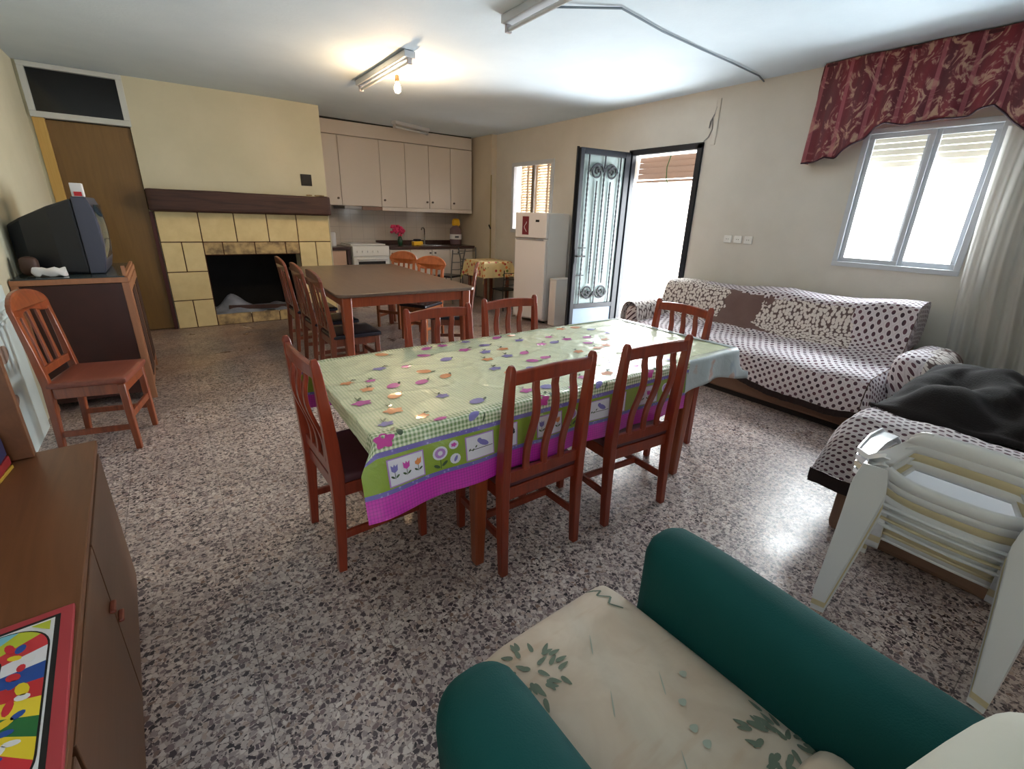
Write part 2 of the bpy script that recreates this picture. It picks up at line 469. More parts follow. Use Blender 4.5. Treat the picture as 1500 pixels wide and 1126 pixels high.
M['ktile'] = tiles('kitchen_wall_tile', S(190, 180, 168), S(204, 192, 180), S(150, 140, 130), 5, 5)
def stone():
    m = N('yellow_hearth_block'); v = m.coord(); n = m.noise(v, 7, 5, .6)
    c = m.ramp(n, [(.3, S(220, 200, 148)), (.7, S(232, 214, 164))]); m.link(c, m.b.inputs['Base Color']); m.set(Roughness=.75)
    m.bump(m.noise(v, 60, 3), .2, .003); return m.mat
M['stone'] = stone()
def stonesoot():
    m = N('smoked_hearth_block'); v = m.coord(); n = m.noise(v, 9, 5, .6)
    c = m.ramp(n, [(.35, S(120, 102, 78)), (.6, S(196, 170, 122))]); m.link(c, m.b.inputs['Base Color']); m.set(Roughness=.8); return m.mat
M['stonesoot'] = stonesoot()
M['grout'] = plain('brown_grout', S(84, 52, 36), .9)
def cushionmat():
    m = N('cream_leaf_fabric'); v = m.coord(); n = m.noise(v, 5, 4, .6, .5)
    c = m.ramp(n, [(.35, S(200, 182, 164)), (.62, S(214, 200, 184))])
    w = m.noise(m.coord('Object', (3, 14, 1), (0, 0, .5)), 1.4, 3)
    c = m.mix(m.ramp(w, [(.6, (0, 0, 0, 1)), (.7, (.3, .3, .3, 1))]), c, S(190, 154, 122))
    m.link(c, m.b.inputs['Base Color']); m.set(Roughness=.85); m.bump(m.noise(v, 14, 4), .25, .01); return m.mat
M['cushion'] = cushionmat()
M['leafprint'] = plain('grey_green_leaf_print', S(112, 124, 110), .85)
M['leafprint2'] = plain('pale_blue_green_print', S(168, 176, 164), .85)
M['backcream'] = plain('pale_cream_fabric', S(208, 208, 196), .85, bump=.2, bscale=12, var=.08)
def waveboard():
    m = N('white_wavy_board'); v = m.coord(); n = m.noise(m.coord('Object', (1, 3, 3)), 1.5, 2, .5, .8)
    c = m.ramp(n, [(.4, S(222, 236, 236)), (.62, S(150, 130, 120))]); m.link(c, m.b.inputs['Base Color']); m.set(Roughness=.3); return m.mat
M['wavy'] = plain('white_lacquered_board', S(214, 228, 228), .3, bump=.2, bscale=6)
M['wavybrown'] = plain('flat_brown', S(150, 128, 116), .5)

# ------------------------------------------------------------------ room shell
XR, XL, YF, ZC = 4.78, -.90, 7.02, 2.72; T0 = .22
KX, KY = 4.68, 8.32            # kitchen recess
struct('floor', MB().bb(-1.1, 5.0, -2.6, 8.5, -.1, 0), M['terrazzo'], 'speckled terrazzo floor')
# ceiling, very slightly sagging plaster
cg = MB().grid(lambda a, b: Vector((-1.1 + 6.1 * a, -2.6 + 11.1 * b, ZC + .012 * noise.noise(Vector((a * 4, b * 6, 1))))), 60, 90, flip=True)
cg.bb(-1.1, 5.0, -2.6, 8.5, ZC + .05, ZC + .15)
struct('ceiling', cg, M['ceiling'], 'pale blue-grey plaster ceiling', smooth=60)
struct('wall_rear_shade', MB().bb(.35, XR + T0, -1.45, -1.35, 0, ZC + .04), M['wallright'], 'unseen partial rear wall added to shade the near right corner')  # out of view, covers part of the rear to keep the near right dark
struct('wall_left', MB().bb(XL - .12, XL, -2.6, 8.4, 0, ZC + .04), M['wallcream'], 'pale cream left wall')
# right wall with door, window and small window openings
DY0, DY1, DZ = 3.24, 4.21, 2.235
WY0, WY1, WZ0, WZ1 = .93, 1.74, 1.16, 2.20
SY0, SY1, SZ0, SZ1 = 5.66, 6.66, 1.20, 2.25
w = MB(); T = .22
def seg(y0, y1, z0, z1): w.bb(XR, XR + T, y0, y1, z0, z1)
seg(-2.6, WY0, 0, ZC + .04); seg(WY0, WY1, 0, WZ0); seg(WY0, WY1, WZ1, ZC + .04); seg(WY1, DY0, 0, ZC + .04)
seg(DY0, DY1, DZ, ZC + .04); seg(DY1, SY0, 0, ZC + .04); seg(SY0, SY1, 0, SZ0); seg(SY0, SY1, SZ1, ZC + .04)
seg(SY1, 7.16, 0, ZC + .04)
struct('wall_right', w, M['wallright'], 'pale right wall with the door and two windows', weld=True)
struct('wall_kitchen_side', MB().bb(KX, XR + T, 7.16, 8.4, 0, ZC + .04), M['walltan'], 'tan wall at the right end of the kitchen')
struct('wall_kitchen_back', MB().bb(1.75, KX, KY, KY + .1, 0, ZC + .04), M['ktile'], 'glossy beige tiled wall behind the kitchen')
# hearth wall with the door opening, flue breast
w = MB()
DX0, DX1 = -.80, -.10
w.bb(XL, DX0 - .07, YF, YF + .25, 0, ZC + .04); w.bb(DX0 - .07, DX1, YF, YF + .25, 2.72, ZC + .04)
w.bb(DX1, .365, YF, YF + .25, 0, ZC + .04); w.bb(.365, 1.46, YF, YF + .25, .88, ZC + .04); w.bb(.365, 1.46, YF, YF + .25, 0, .12)
w.bb(1.46, 1.90, YF, YF + .25, 0, ZC + .04)
w.bb(1.80, 1.90, YF + .25, 8.4, 0, ZC + .04)
struct('wall_back', w, M['wallcream'], 'cream wall over the fireplace', weld=False)
w = MB(); w.bb(XL - .12, .30, YF + .24, YF + .34, 0, ZC + .04)
struct('light_stop_behind_door', w, M['black'], 'black panel added behind the corner door to stop light leaking in')  # added panel, blocks light coming in around the corner door
# firebox
fb = MB(); fb.bb(.30, 1.52, YF + .25, YF + .75, .02, .12); fb.bb(.30, 1.52, YF + .70, YF + .8, .1, 1.1)
fb.bb(.27, .365, YF + .25, YF + .75, .1, 1.1); fb.bb(1.46, 1.55, YF + .25, YF + .75, .1, 1.1); fb.bb(.3, 1.52, YF + .25, YF + .75, 1.0, 1.1)

# pipe seam in the corner
tag(obj('wall_pipe', MB().tube([(KX - .012, 7.145, .0), (KX - .012, 7.145, 1.1), (KX - .014, 7.145, 1.6), (KX - .012, 7.145, 2.1)], .012, 8), plain('brass_pipe', S(150, 132, 84), .4, .3), smooth=40), 'thin brass-coloured pipe running up the corner beside the kitchen', 'pipe')
tag(obj('pipe_valve', MB().tube([(KX - .03, 7.12, 1.24), (KX - .075, 7.1, 1.30)], .014, 8), M['blackmetal'], smooth=40), 'small dark valve on the corner pipe', 'valve')

# ------------------------------------------------------------------ left door + transom
d = struct('door_1', MB().bb(DX0 + .02, DX1 - .005, YF + .03, YF + .07, .01, 2.225), M['doorwood'], 'plain brown veneer door in the corner', bevel=.002)
j = obj('door_frame', MB().bb(DX0 - .07, DX0 + .02, YF - .015, YF + .1, 0, 2.235), M['jamb'], d, bevel=.003); j['label'] = 'yellow pine jamb'
j = obj('door_frame', MB().bb(DX1 - .005, -.066, YF - .015, YF + .06, 0, 1.38), M['redjamb'], d, bevel=.003); j['label'] = 'dark red painted jamb'
h = obj('door_handle', MB().tube([(-.72, YF + .03, 1.05), (-.72, YF - .02, 1.05), (-.62, YF - .02, 1.05)], .009, 8), M['chrome'], d, smooth=40)
tr = MB(); x0, x1, z0, z1 = -.875, -.085, 2.235, 2.715
tr.bb(x0, x1, YF - .03, YF + .06, z0, z0 + .055); tr.bb(x0, x1, YF - .03, YF + .06, z1 - .045, z1); tr.bb(x0, x0 + .05, YF - .03, YF + .06, z0 + .055, z1 - .045); tr.bb(x1 - .055, x1, YF - .03, YF + .06, z0 + .055, z1 - .045)
t = struct('window_1', tr, M['transom'], 'white framed dark transom pane above the brown door', bevel=.004)
obj('window_pane', MB().bb(x0 + .05, x1 - .055, YF + .02, YF + .03, z0 + .055, z1 - .045), plain('dark_pane', S(16, 18, 22), .12), t)['label'] = 'black glass pane'

# ------------------------------------------------------------------ fireplace
fp = thing('fireplace', 'yellow block fireplace with black opening under a dark wooden beam', 'fireplace', (0, 0, 0))
g = MB(); X0, X1, OX0, OX1, P = -.06, 1.88, .365, 1.46, YF - .035
g.bb(X0, X1, P + .012, YF, 1.035, 1.40); g.bb(X0, OX0, P + .012, YF, 0, 1.035); g.bb(OX1, X1, P + .012, YF, 0, 1.035)
g.bb(OX0, OX1, P + .012, YF, .88, 1.035); g.bb(OX0, OX1, P + .012, YF, 0, .12)
obj('grout_backing', g, M['grout'], fp)
blk = MB(); G = .0055
def B(x0, x1, z0, z1, mb=blk, m=0):
    mb.bb(x0 + G, x1 - G, P, P + .02, z0 + G, z1 - G, m)
for a, b in ((X0, .36), (.36, .733), (.733, 1.102), (1.102, 1.46), (1.46, X1)): B(a, b, 1.04, 1.385)
B(X0, .143, .69, 1.04); B(.143, .36, .69, 1.04); B(X0, .36, .345, .69); B(X0, .138, 0, .345); B(.138, .36, 0, .345)
B(OX1, 1.675, .69, 1.04); B(1.675, X1, .69, 1.04); B(OX1, X1, .345, .69); B(OX1, 1.675, 0, .345); B(1.675, X1, 0, .345)
for a, b in ((.36, .564), (.564, .922), (.922, 1.289), (1.289, 1.46)): B(a, b, .885, 1.04, m=1)
for a, b in ((.36, .76), (.76, 1.1), (1.1, 1.46)): B(a, b, .0, .145, m=1)
obj('block_facing', blk, [M['stone'], M['stonesoot']], fp, bevel=.004)
be = MB(); be.rbox((.895, YF - .09, 1.505), (1.985, .2, .235), .02, 10)
be.map(lambda p: Vector((p.x, p.y + .012 * noise.noise(p * 5), p.z + .010 * noise.noise(Vector((p.x * 6, p.z * 20, 3))))))
obj('mantel_beam', be, M['beam'], fp, smooth=50, weld=True)
obj('firebox', fb, M['soot'], fp)
ash = MB().grid(lambda a, b: Vector((.37 + 1.08 * a, YF + .03 + .6 * b, .13 + .05 * max(0, noise.noise(Vector((a * 6, b * 5, 2)))) + .20 * math.exp(-((a - .22) ** 2 * 40 + (b - .5) ** 2 * 14)))), 30, 16)
tag(obj('ash_heap', ash, plain('grey_ash', S(150, 156, 172), .95, var=.5), smooth=60), 'grey ash heaped on the floor of the fireplace', 'ash', kind='stuff')
tag(obj('wood_plank', MB().box((.95, YF + .14, .175), (.85, .03, .05), Matrix.Rotation(.05, 3, 'Y')), M['beam'], bevel=.004), 'charred plank lying across the fireplace opening', 'plank')
vb = MB().bb(1.585, 1.72, YF - .012, YF, 1.75, 1.89); vb.bb(1.60, 1.705, YF - .016, YF - .01, 1.765, 1.875)
tag(obj('wall_vent', vb, M['black'], bevel=.003), 'small black square vent plate on the wall above the mantel', 'vent')
for i, (x, ln) in enumerate(((1.63, .07), (1.76, .12))):
    tag(obj('stone_chip', MB().rbox((x + .02, YF - .08, 1.632), (ln, .05, .018), .008, 3), M['stonesoot'], smooth=50, weld=True), ['short flat chip lying on the mantel beam', 'longer flat chip at the right end of the mantel beam'][i], 'stone')

# ------------------------------------------------------------------ windows on the right wall
def frame(mb, y0, y1, z0, z1, xa, xb, wd):
    mb.bb(xa, xb, y0, y1, z0, z0 + wd); mb.bb(xa, xb, y0, y1, z1 - wd, z1); mb.bb(xa, xb, y0, y0 + wd, z0 + wd, z1 - wd); mb.bb(xa, xb, y1 - wd, y1, z0 + wd, z1 - wd)
wf = MB(); frame(wf, WY0 - .03, WY1 + .02, WZ0 - .03, WZ1, XR - .012, XR + .06, .04)
win = struct('window_2', wf, M['whiteframe'], 'white aluminium sliding window under the red valance', bevel=.003)
s = MB(); frame(s, 1.30, WY1 - .02, WZ0 + .01, WZ1 - .04, XR + .012, XR + .035, .035); obj('window_sash', s, M['whiteframe'], win, bevel=.003)
s = MB(); frame(s, WY0 + .01, 1.352, WZ0 + .01, WZ1 - .04, XR + .037, XR + .058, .04); s.bb(XR + .030, XR + .060, 1.27, 1.352, WZ0 + .01, WZ1 - .04); obj('window_sash', s, M['whiteframe'], win, bevel=.003)
obj('window_pane', MB().bb(XR + .022, XR + .026, 1.33, WY1 - .05, WZ0 + .04, WZ1 - .07), M['glass'], win)
obj('window_pane', MB().bb(XR + .046, XR + .050, WY0 + .04, 1.32, WZ0 + .04, WZ1 - .07), M['glass'], win)
sb = MB()
for k in range(6): sb.rbox((XR + .12, (WY0 + WY1) / 2, WZ1 - .03 - k * .046), (.012, WY1 - WY0, .043), .004, 2)
o = obj('shutter_blind', sb, M['creamblind'], win, smooth=40); o['label'] = 'cream roller shutter pulled a little way down'
sf = MB(); frame(sf, SY0 - .02, SY1 + .02, SZ0, SZ1 + .01, XR - .02, XR + .05, .06)
sw = struct('window_3', sf, M['whiteframe'], 'small white framed window with tan louvred shutters behind the fridge', bevel=.004)
s = MB(); s.bb(XR + .02, XR + .05, 6.13, 6.20, SZ0 + .05, SZ1 - .04); obj('window_mullion', s, plain('grey_mullion', S(128, 120, 112), .4), sw, bevel=.003)
obj('window_pane', MB().bb(XR + .03, XR + .034, SY0 + .03, SY1 - .03, SZ0 + .05, SZ1 - .05), M['glass'], sw)
for y0, y1 in ((SY0, 5.90), (5.93, 6.17), (6.2, 6.40), (6.43, 6.58)):
    s = MB(); n = 26
    for k in range(n):
        s.box((XR + .14, (y0 + y1) / 2, SZ0 + .03 + k * (SZ1 - SZ0) / n), (.045, y1 - y0, .006), Matrix.Rotation(-.7, 3, 'Y'))
    for yy in (y0, y1): s.bb(XR + .11, XR + .17, yy - .008, yy + .008, SZ0, SZ1)
    obj('shutter_leaf', s, M['tanslat'], sw)['label'] = 'tan louvred shutter leaf'

# door frame, blind, leaf
df = MB(); fw = .05
df.bb(XR - .03, XR + .04, DY0 - .01, DY0 + fw, 0, DZ); df.bb(XR - .03, XR + .04, DY1 - fw, DY1 + .01, 0, DZ); df.bb(XR - .03, XR + .04, DY0 - .01, DY1 + .01, DZ - fw, DZ + .01)
door = struct('door_2', df, M['iron'], 'dark iron door frame standing open to bright daylight', bevel=.004)
bl = MB()
for k in range(4): bl.rbox((XR + .17 - .004 * k, (DY0 + DY1) / 2, DZ - .09 - k * .062), (.03, DY1 - DY0 - .02, .066), .012, 3)
bl.rbox((XR + .15, (DY0 + DY1) / 2, DZ - .335), (.05, DY1 - DY0 - .02, .03), .012, 3)
tag(obj('roll_blind', bl, M['orangeblind'], smooth=50), 'orange-brown slatted blind rolled up at the top of the open doorway', 'blind')
tag(obj('blind_cord', MB().tube([(XR + .12, 3.72, 2.17), (XR + .11, 3.75, 2.05), (XR + .11, 3.74, 1.92), (XR + .1, 3.69, 1.85), (XR + .1, 3.66, 1.83)], .005, 6), M['leafgreen'], smooth=40), 'thin green cord dangling from the doorway blind', 'cord')
LW, LH = .735, 2.215
ANG = math.degrees(math.atan2(.10, -.735))
leaf = thing('iron_door_leaf', 'open iron door leaf with scrolled bars over frosted glass', 'door', (XR - .045, 4.19, .0), ANG)
f = MB(); t = .02
def lb(x0, x1, z0, z1, y=t, mb=None, m=0): (mb or f).bb(x0, x1, -y, y, z0, z1, m)
lb(0, .075, .02, LH); lb(LW - .055, LW, .02, LH); lb(.075, LW - .055, LH - .065, LH); lb(.075, LW - .055, .02, .08); lb(.075, LW - .055, .37, .43)
obj('leaf_frame', f, M['iron'], leaf, bevel=.004)
f = MB(); f.bb(LW + .002, LW + .03, -.03, -.012, .02, LH + .01); obj('lock_strip', f, M['black'], leaf, bevel=.003)
obj('bottom_panel', MB().bb(.075, LW - .055, -.006, .006, .08, .37), M['ironpanel'], leaf)
f = MB(); f.bb(.075, LW - .055, -.010, -.004, .43, LH - .065); o = obj('glass_panel', f, M['frosted'], leaf); o['label'] = 'frosted pale glass'
def spiral(cx, cz, r, sg, up, mb, turns=1.7):
    pts = []
    for k in range(40):
        a = k / 39; th = a * turns * 2 * PI; rr = r * (1 - .82 * a)
        pts.append((cx + sg * rr * math.cos(th), .016, cz + up * rr * math.sin(th)))
    mb.tube(pts, .0115, 6)
gx0, gx1 = .075, LW - .055; mid = (gx0 + gx1) / 2
for up, zc in ((1, LH - .24), (-1, .58)):
    for sg in (-1, 1):
        sc = MB()
        spiral(mid + sg * .105, zc, .095, -sg, up, sc)
        spiral(mid + sg * .105, zc, .095, sg, up, sc, .5)
        obj('scroll_ornament', sc, M['iron'], leaf, smooth=50)
xs = [gx0 + .07, mid - .10, mid, mid + .10, gx1 - .07]
for i, x in enumerate(xs):
    b = MB()
    za, zb = (.43, LH - .065) if i in (0, 2, 4) else (.68, LH - .34)
    pts = []; nn = 60
    for k in range(nn + 1):
        q = k / nn; pts.append((x, .016, za + (zb - za) * q))
    b.tube(pts, [.0095 + (.0045 * (k % 2) if 6 < k < nn - 6 else 0) for k in range(nn + 1)], 5)
    obj('iron_bar', b, M['iron'], leaf)
hb = MB(); hb.tube([(LW - .03, .02, 1.02), (LW - .03, .06, 1.02), (LW - .14, .06, 1.02)], .010, 8); hb.bb(LW - .05, LW - .01, .018, .026, .93, 1.1)
obj('door_handle', hb, M['iron'], leaf, smooth=40)
hb = MB(); hb.tube([(LW - .03, -.02, 1.03), (LW - .03, -.07, 1.03)], .012, 8); hb.lathe([(.004, -.02), (.022, -.012), (.024, .0), (.02, .014), (.004, .02)], (LW - .03, -.075, 1.03), 12)
obj('door_knob', hb, M['black'], leaf, smooth=50)
for z in (1.11, .78):
    obj('cross_bar', MB().bb(LW - .17, LW - .055, .01, .022, z, z + .012), M['iron'], leaf)

# outlets
for i, y in enumerate((2.555, 2.665, 2.775)):
    b = MB().rbox((XR - .006, y, 1.30), (.014, .085, .075), .006, 3); o = thing('wall_outlet', ['white wall socket nearest the window in the row of three', 'middle white wall socket of the row of three', 'white wall socket nearest the doorway in the row of three'][i], 'outlet', (0, 0, 0), 0, 'wall sockets by the doorway')
    obj('cover_plate', b, M['white'], o, smooth=50, weld=True)
    c = MB()
    for dy in (-.01, .01): c.tube([(XR - .0135, y + dy, 1.30), (XR - .0145, y + dy, 1.30)], .004, 6)
    obj('socket_hole', c, M['black'], o)

# cables
tag(obj('ceiling_cable', MB().tube([(2.18, 2.80, ZC - .02), (2.6, 2.50, ZC - .012), (3.1, 2.57, ZC - .012), (3.6, 2.60, ZC - .012), (4.1, 2.62, ZC - .014), (4.6, 2.66, ZC - .012), (4.77, 2.70, ZC - .02)], .007, 6), plain('grey_cable', S(120, 134, 146), .6), smooth=40), 'grey cable running across the ceiling to the right wall', 'cable')
tag(obj('wall_cable', MB().tube([(XR - .008, 3.14, ZC - .16), (XR - .008, 3.155, 2.50), (XR - .014, 3.19, 2.43), (XR - .014, 3.195, 2.37), (XR - .008, 3.17, 2.46), (XR - .008, 3.16, 2.36), (XR - .008, 3.19, 2.29), (XR - .01, 3.24, 2.25)], .005, 6), plain('grey_wire', S(140, 138, 138), .6), smooth=40), 'loose looped wire on the wall above the doorway corner', 'cable')
tag(obj('wall_crack_cover', MB().rbox((XR - .006, 3.13, 2.42), (.012, .05, .42), .005, 3), M['wallright'], smooth=50, weld=True), 'narrow plastered strip above the right corner of the doorway', 'plaster')

# ------------------------------------------------------------------ valance and curtain
VP = [(2.16, 1.965), (2.02, 1.98), (1.97, 2.00), (1.90, 1.99), (1.86, 2.03), (1.80, 2.07), (1.72, 2.12), (1.67, 2.19), (1.60, 2.215), (1.45, 2.185), (1.30, 2.20), (1.20, 2.195), (1.12, 2.205), (1.08, 2.235), (1.0, 2.25), (.93, 2.19), (.87, 2.13), (.78, 2.06), (.6, 2.0), (.3, 1.96)]
def vbot(y):
    for (a, za), (b, zb) in zip(VP, VP[1:]):
        if b <= y <= a: return za + (zb - za) * (a - y) / (a - b)
    return VP[-1][1] if y < VP[-1][0] else VP[0][1]
def vfn(a, b):
    y = 2.14 - 1.84 * a; z = 2.712 + (vbot(y) - 2.712) * b
    wv = .018 * math.sin(a * 60) * (.3 + b) + .012 * math.sin(a * 23 + 1)
    y2 = y + .02 * b * (1 if a < .02 else 0)
    return Vector((XR - .11 - .02 * b + wv, y2, z))
va = thing('valance', 'scalloped dark red brocade valance hung above the window', 'valance')
g = MB().grid(vfn, 150, 24, uvf=lambda a, b: (1.84 * a, .8 * b))
g.grid(lambda a, b: Vector((XR - .002 - .105 * a, 2.145 + .005 * math.sin(b * 9), 2.70 + (1.965 - 2.70) * b)), 6, 24, uvf=lambda a, b: (-.1 + .1 * a, .8 * b))
obj('valance_fabric', g, M['valance'], va, smooth=70, solid=.002)
obj('valance_piping', MB().tube([vfn(k / 150, 1.0) for k in range(151)], .006, 6), plain('dark_purple_cord', S(44, 14, 32), .8), va, smooth=50)
obj('pelmet_rail', MB().bb(XR - .10, XR, .3, 2.13, 2.685, 2.705), plain('pelmet_dark', S(70, 20, 32), .7), va)
def cur(a, b):
    z = 2.12 - 1.62 * b
    y0 = .90 - .10 * b ** 2; y1 = .20 - .1 * b
    sq = 1 - .12 * math.sin(min(1, b * 1.1) * PI)
    y = y0 + (y1 - y0) * a * sq
    return Vector((XR - .09 + .022 * math.sin(a * 34 + b * 1.5) + .012 * math.sin(a * 71 + 2 * b) - .03 * b, y, z))
tag(obj('sheer_curtain', MB().grid(cur, 110, 30), M['sheer'], smooth=80), 'sheer grey-white curtain hanging at the right side of the window', 'curtain')

# ------------------------------------------------------------------ ceiling lights
def batten(name, label, loc, rz, L, parts=True):
    t = thing(name, label, 'light', loc, rz, 'ceiling fluorescent fittings')
    b = MB().bb(-.05, .05, -L / 2, L / 2, -.05, 0); obj('lamp_body', b, M['whiteframe'], t, bevel=.006)
    for s in (-1, 1):
        b = MB().bb(-.022, .022, s * (L / 2 - .02) - .012, s * (L / 2 - .02) + .012, -.098, -.05); obj('end_cap', b, plain('cap_grey', S(176, 172, 176), .5) if 'cap_grey' not in bpy.data.materials else bpy.data.materials['cap_grey'], t, bevel=.004)
    obj('fluorescent_tube', MB().tube([(0, -L / 2 + .03, -.080), (0, L / 2 - .03, -.080)], .014, 12), plain('tube_glass', S(206, 210, 214), .2) if 'tube_glass' not in bpy.data.materials else bpy.data.materials['tube_glass'], t, smooth=40)
    return t
batten('fluorescent_light', 'white fluorescent batten beside the lit bulb', (1.92, 4.82, ZC - .002), 0, 1.25)
batten('fluorescent_light', 'white fluorescent batten cut off by the top edge of the photo', (2.13, 2.50, ZC - .002), -1, 1.22)
batten('fluorescent_light', 'short fluorescent batten close to the kitchen wall cabinets', (3.34, 7.36, ZC - .002), -70, .72)
bt = thing('bare_bulb', 'lit warm bare bulb hanging from the ceiling', 'light', (2.01, 4.70, 2.55))
obj('cord', MB().tube([(0, 0, .168), (0, 0, .09)], .004, 6), M['whiteframe'], bt)
obj('ceiling_rose', MB().lathe([(.030, .150), (.035, .158), (.035, .168)], (0, 0, 0), 14), M['white'], bt, smooth=40)
obj('lamp_holder', MB().lathe([(.012, .10), (.018, .095), (.019, .05), (.016, .045)], (0, 0, 0), 12), M['bulbmetal'], bt, smooth=40)
obj('bulb_glass', MB().lathe([(.014, .046), (.018, .03), (.028, .008), (.031, -.012), (.026, -.032), (.014, -.044), (.002, -.047)], (0, 0, 0), 16), M['bulb'], bt, smooth=60)

# ------------------------------------------------------------------ kitchen
CY = 7.72
def knob(x, z, parent, y=CY - .02):
    obj('knob', MB().tube([(x, y, z), (x, y - .022, z)], .016, 10), plain('knob_grey', S(88, 78, 70), .35, .4) if 'knob_grey' not in bpy.data.materials else bpy.data.materials['knob_grey'], parent, smooth=40)
UP = [(1.92, 2.305, [(1.92, 2.305, 2.25)], 'wall cabinet at the far left beside the fireplace wall'),
      (2.305, 2.935, [(2.305, 2.935, None)], 'wide single-door wall cabinet above the cooker'),
      (2.935, 3.36, [(2.935, 3.36, 2.985)], 'narrow wall cabinet just right of the hood cabinet'),
      (3.36, 4.19, [(3.36, 3.78, 3.735), (3.78, 4.19, 3.835)], 'double-door wall cabinet above the sink'),
      (4.19, 4.62, [(4.19, 4.62, 4.25)], 'wall cabinet at the far right end')]
for x0, x1, ds, lab in UP:
    t = thing('wall_cabinet', 'cream ' + lab, 'cabinet', (0, 0, 0), 0, 'cream kitchen wall cabinets')
    obj('cabinet_body', MB().bb(x0 + .003, x1 - .003, CY + .005, KY - .01, 1.545, 2.505), M['cab'], t)
    for a, b, kx in ds:
        dd = obj('door', MB().bb(a + .004, b - .004, CY - .018, CY + .003, 1.535, 2.50), M['cab'], t, bevel=.003)
        if kx: knob(kx, 1.635, dd)
struct('trim_1', MB().bb(1.91, 4.62, CY - .005, CY + .02, 2.512, ZC - .025), M['cab'], 'cream filler panel between cabinets and ceiling')
struct('trim_2', MB().bb(1.91, 4.62, CY, CY + .02, ZC - .024, ZC + .01), M['black'], 'black strip standing in for the shadow gap under the ceiling')  # shade of the gap put in as a black strip
struct('trim_3', MB().bb(2.935, 4.62, CY - .022, KY - .02, 1.475, 1.532), M['cab'], 'cream light rail under the wall cabinets', bevel=.004)
hd = thing('range_hood', 'slim metal range hood under the cabinet over the cooker', 'hood')
obj('hood_body', MB().bb(2.33, 2.93, CY - .03, KY - .03, 1.485, 1.53), plain('hood_steel', S(150, 146, 142), .3, .7), hd, bevel=.004)
obj('hood_front', MB().bb(2.60, 2.93, CY - .045, CY - .03, 1.475, 1.53), plain('hood_brown', S(120, 92, 76), .3), hd, bevel=.003)
# base units
BS = [(3.02, 3.39, [(3.02, 3.39, 3.06)], 'single-door base cabinet right of the cooker'),
      (3.39, 4.16, [(3.39, 3.80, 3.765), (3.80, 4.16, 3.86)], 'double-door base cabinet under the sink'),
      (4.16, 4.64, [(4.16, 4.64, 4.33)], 'base cabinet at the right end of the worktop')]
for x0, x1, ds, lab in BS:
    t = thing('base_cabinet', 'cream ' + lab, 'cabinet', (0, 0, 0), 0, 'cream kitchen base cabinets')
    obj('cabinet_body', MB().bb(x0 + .003, x1 - .003, CY + .005, KY - .01, .1, .865), M['cab'], t)
    obj('plinth', MB().bb(x0 + .003, x1 - .003, CY + .06, CY + .08, 0, .1), M['cab'], t)
    for a, b, kx in ds:
        dd = obj('door', MB().bb(a + .004, b - .004, CY - .018, CY + .003, .11, .855), M['cab'], t, bevel=.003)
        knob(kx, .80, dd)
t = thing('base_cabinet', 'pinkish base cabinet left of the cooker beside the fireplace', 'cabinet')
obj('cabinet_body', MB().bb(1.92, 2.30, CY + .005, KY - .01, 0, .865), M['cabpink'], t)
obj('door', MB().bb(1.925, 2.295, CY - .018, CY + .003, .1, .855), M['cabpink'], t, bevel=.003)
wt = thing('worktop', 'long dark brown worktop with upstand to the right of the cooker', 'worktop')
obj('slab', MB().bb(3.01, 4.67, CY - .04, KY - .004, .868, .915), M['worktop'], wt, bevel=.004)
obj('upstand', MB().bb(3.01, 4.67, KY - .03, KY - .004, .916, .985), M['worktop'], wt, bevel=.003)
wt = thing('worktop', 'short dark worktop to the left of the cooker', 'worktop')
obj('slab', MB().bb(1.91, 2.36, CY - .04, KY - .004, .868, .915), M['worktop'], wt, bevel=.004)
obj('side_panel', MB().bb(2.31, 2.36, CY - .03, KY - .01, 0, .866), M['worktop'], wt, bevel=.003)
obj('upstand', MB().bb(1.91, 2.22, KY - .03, KY - .004, .916, 1.0), M['black'], wt, bevel=.003)
ck = thing('cooker', 'white free-standing gas cooker with dark oven window', 'cooker')
obj('cooker_body', MB().bb(2.385, 2.985, CY - .06, KY - .04, .03, .93), M['enamel'], ck, bevel=.006)
obj('control_panel', MB().bb(2.385, 2.985, CY - .085, CY - .062, .775, .925), M['enamel'], ck, bevel=.006)
for k in range(5): obj('knob', MB().tube([(2.46 + k * .085, CY - .085, .845), (2.46 + k * .085, CY - .11, .845)], .018, 12), M['white'], ck, smooth=40)
dd = obj('oven_door', MB().bb(2.39, 2.98, CY - .085, CY - .062, .22, .76), M['enamel'], ck, bevel=.006)
obj('oven_window', MB().bb(2.46, 2.91, CY - .089, CY - .084, .36, .69), M['black'], dd)
obj('handle', MB().tube([(2.44, CY - .12, .73), (2.93, CY - .12, .73)], .011, 8), M['white'], dd, smooth=40)
obj('cooker_lid', MB().box((2.685, KY - .30, .943), (.58, .5, .02)), M['enamel'], ck, bevel=.004)
